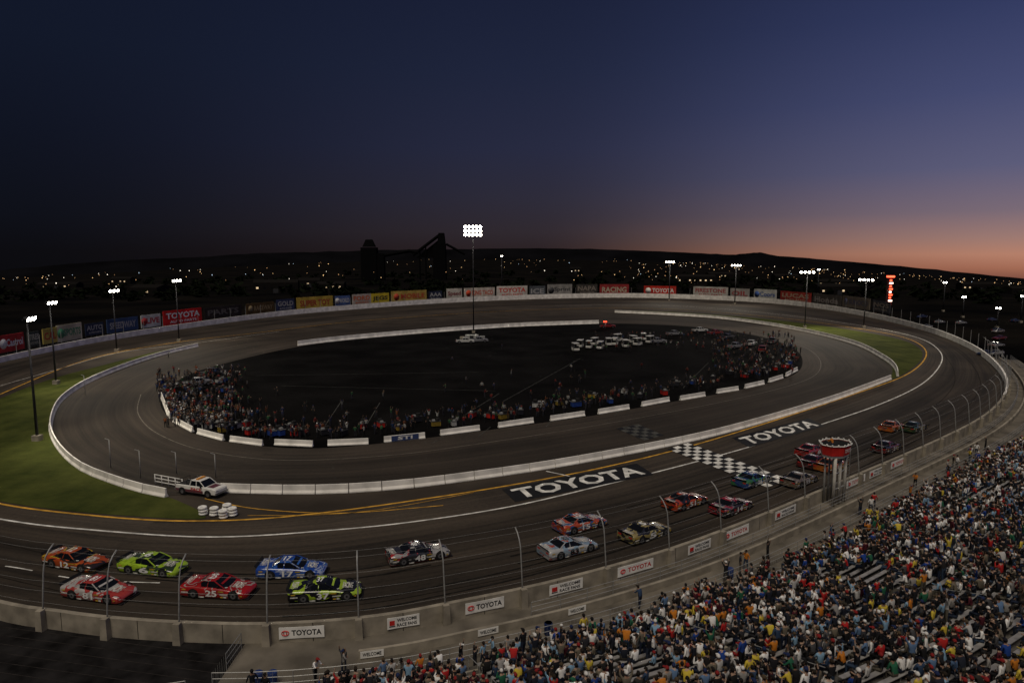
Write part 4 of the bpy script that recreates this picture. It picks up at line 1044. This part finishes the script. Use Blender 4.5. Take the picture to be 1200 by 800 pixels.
for k in range(16):
    az = random.uniform(-.7, .7); r_ = random.uniform(520, 1100); x, y = r_*math.sin(az), r_*math.cos(az); w, d_, h = random.uniform(14, 40), random.uniform(10, 20), random.uniform(4, 8)
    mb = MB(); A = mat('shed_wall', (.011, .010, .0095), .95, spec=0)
    mb.loft([[(-w/2, -d_/2, 0), (-w/2, d_/2, 0), (-w/2, d_/2, h), (-w/2, 0, h+2), (-w/2, -d_/2, h)], [(w/2, -d_/2, 0), (w/2, d_/2, 0), (w/2, d_/2, h), (w/2, 0, h+2), (w/2, -d_/2, h)]], A)
    for q_ in range(int(w/5)): mb.box((-w/2+3+q_*5, -d_/2-.02, h*.5), (1.6, .06, 1.3), emis('lit_window', (1, .75, .45), .5) if random.random() < .35 else M_glass)
    mb.box((0, -d_/2-.03, 1.6), (3.5, .06, 3.2), M_dsteel)
    mb.obj('warehouse', None, (x, y, gz(x, y)), random.uniform(-.3, .3))
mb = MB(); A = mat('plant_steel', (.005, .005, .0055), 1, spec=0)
yq = 760
def qx(u): return (u-600)/F*(yq*cp)
def qz(v): return ZAT((0, yq), v)
x0, x1 = qx(424), qx(442)
mb.box(((x0+x1)/2, yq, qz(290)/2), (x1-x0, 12, qz(290)), A); mb.box(((x0+x1)/2, yq, qz(285)), ((x1-x0)*.8, 9, 8), A, top=.5); mb.box((x1+3, yq, qz(297)/2), (10, 9, qz(297)), A)
mb.tube([(qx(445), yq, qz(300)), (qx(480), yq, qz(294)), (qx(490), yq, qz(296))], 2.0, A, 5)
xa, xb = qx(508), qx(523)
mb.box(((xa+xb)/2, yq, qz(286)/2), (xb-xa, 14, qz(286)), A, top=.9); mb.box(((xa+xb)/2+2, yq, (qz(286)+qz(273))/2), ((xb-xa)*.6, 10, qz(273)-qz(286)), A, top=.7)
mb.tube([(qx(484), yq, qz(299)), (qx(516), yq, qz(275))], 1.8, A, 5)
for u in (492, 499): mb.tube([(qx(u), yq, 0), (qx(u), yq, qz(299-(u-484)*.75))], .8, A, 4)
mb.add([(qx(488), yq+2, qz(302)), (qx(516), yq+2, qz(302)), (qx(514), yq+2, qz(281)), (qx(500), yq+2, qz(292))], [(0, 1, 2, 3)], A)
mb.tube([(qx(523), yq, qz(286)), (qx(545), yq, qz(298))], 1.4, A, 5)
mb.obj('quarry_plant')

cl = MB(); CLM = [emis('city_light_warm', (1, .62, .28), 1.6), emis('city_light_white', (1, .9, .75), 2.0), emis('city_light_dim', (1, .55, .25), .4), emis('city_light_blue', (.6, .8, 1), .9)]
for k in range(760):
    if random.random() < .68: az = random.uniform(.16, .72)
    else: az = random.uniform(-.68, .2)
    r_ = math.exp(random.uniform(math.log(600), math.log(4600)))
    x, y = r_*math.sin(az), r_*math.cos(az)
    if noise.noise(Vector((az*14, math.log(r_)*3, 0))) < -.02: continue
    s_ = .16+r_*.00034*random.choice((.5, .7, .9, 1, 1.5))
    z_ = gz(x, y)+random.uniform(4, 12)
    cl.add([(x-s_, y, z_), (x+s_, y, z_), (x, y, z_-s_), (x, y, z_+s_), (x, y-s_, z_)], [(0, 2, 4), (2, 1, 4), (1, 3, 4), (3, 0, 4)], random.choices(CLM, (5, 4, 10, 1))[0])
cl.obj('city_lights')
for k in range(46):
    u = random.uniform(1045, 1330); v = random.choice((372, 378, 385, 393, 402, 412))+random.uniform(-1, 1)+max(0, (u-1100)*.06)
    if u < 1150 and v > 385: continue
    g = G(u, v); g.z = -.05; inst('parked_car', random.choice(CK), g, random.choice((.4, .45, 3.5))+random.uniform(-.05, .05))
for (u, off) in ((330, 5.0), (338, 5.0), (605, 4.6), (612, 4.6), (800, 4.8)):
    i = wall_at_u(u); c = near[i]+nearN[i]*off; mb = MB(); A = mat('blue_barrel', (.02, .04, .14), .5)
    rg = [[(r_*math.cos(a*math.pi/7), r_*math.sin(a*math.pi/7), z_) for a in range(14)] for r_, z_ in ((.27, 0), (.29, .1), (.28, .3), (.30, .45), (.28, .6), (.30, .86), (.26, .9))]
    mb.loft(rg, A, smooth=True); mb.obj('waste_barrel', None, c)

# ------------------------------------------------------------------ world, sun, camera
w = bpy.data.worlds.new('World'); sc.world = w; w.use_nodes = True
nt = w.node_tree; N = nt.nodes; L = nt.links; bg = N['Background']
tc = N.new('ShaderNodeTexCoord'); sx = N.new('ShaderNodeSeparateXYZ'); L.new(tc.outputs['Generated'], sx.inputs[0])
el = N.new('ShaderNodeMapRange'); el.inputs[1].default_value = -.03; el.inputs[2].default_value = .37; L.new(sx.outputs['Z'], el.inputs[0])
def ramp(st):
    r = N.new('ShaderNodeValToRGB'); cr = r.color_ramp
    cr.elements[0].position = st[0][0]; cr.elements[0].color = s255(*st[0][1])+(1,)
    cr.elements[1].position = st[-1][0]; cr.elements[1].color = s255(*st[-1][1])+(1,)
    for p_, c in st[1:-1]:
        e = cr.elements.new(p_); e.color = s255(*c)+(1,)
    L.new(el.outputs[0], r.inputs[0]); return r
rl = ramp([(0, (11, 11, 14)), (.09, (12, 12, 16)), (.2, (14, 16, 24)), (.45, (16, 20, 33)), (.7, (18, 24, 40)), (1, (18, 24, 42))])
rm = ramp([(0, (36, 26, 27)), (.09, (44, 34, 36)), (.16, (49, 42, 48)), (.28, (46, 44, 58)), (.45, (40, 43, 65)), (.7, (32, 38, 61)), (1, (25, 31, 54))])
rr = ramp([(0, (115, 70, 60)), (.04, (165, 108, 86)), (.08, (184, 130, 108)), (.13, (160, 124, 116)), (.21, (124, 108, 120)), (.34, (94, 94, 124)), (.55, (70, 76, 114)), (.78, (52, 60, 98)), (1, (40, 48, 84))])
hx = N.new('ShaderNodeMath'); hx.operation = 'MULTIPLY'; L.new(sx.outputs['Z'], hx.inputs[0]); L.new(sx.outputs['Z'], hx.inputs[1])
o1 = N.new('ShaderNodeMath'); o1.operation = 'SUBTRACT'; o1.inputs[0].default_value = 1; L.new(hx.outputs[0], o1.inputs[1])
sq = N.new('ShaderNodeMath'); sq.operation = 'SQRT'; L.new(o1.outputs[0], sq.inputs[0])
dv = N.new('ShaderNodeMath'); dv.operation = 'DIVIDE'; L.new(sx.outputs['X'], dv.inputs[0]); L.new(sq.outputs[0], dv.inputs[1])
def mrng(a, b):
    m = N.new('ShaderNodeMapRange'); m.inputs[1].default_value = a; m.inputs[2].default_value = b
    m.interpolation_type = 'SMOOTHSTEP'
    L.new(dv.outputs[0], m.inputs[0]); return m
f1 = mrng(-.62, .12); f2 = mrng(.02, .68)
m1 = N.new('ShaderNodeMix'); m1.data_type = 'RGBA'; L.new(f1.outputs[0], m1.inputs[0]); L.new(rl.outputs[0], m1.inputs[6]); L.new(rm.outputs[0], m1.inputs[7])
m2 = N.new('ShaderNodeMix'); m2.data_type = 'RGBA'; L.new(f2.outputs[0], m2.inputs[0]); L.new(m1.outputs[2], m2.inputs[6]); L.new(rr.outputs[0], m2.inputs[7])
L.new(m2.outputs[2], bg.inputs['Color']); bg.inputs['Strength'].default_value = 1.0

sl = bpy.data.lights.new('flood_sun', 'SUN'); sl.energy = 1.8; sl.angle = math.radians(32); sl.color = (1, .89, .74)  # added wide sun lamp standing in for floodlights and twilight glow
so = bpy.data.objects.new('flood_sun', sl); COL.objects.link(so)
so.rotation_euler = Vector((.10, .50, -1.0)).to_track_quat('-Z', 'Y').to_euler()

cam = bpy.data.cameras.new('camera'); cam.lens = 24; cam.sensor_width = 36; cam.clip_end = 30000; cam.clip_start = .1
co = bpy.data.objects.new('camera', cam); COL.objects.link(co); co.location = (0, 0, H); co.rotation_euler = (math.pi/2-PIT, 0, 0)
sc.camera = co
sc.view_settings.view_transform = 'Standard'; sc.view_settings.look = 'None'; sc.view_settings.exposure = 0
print('crowd', cnt)
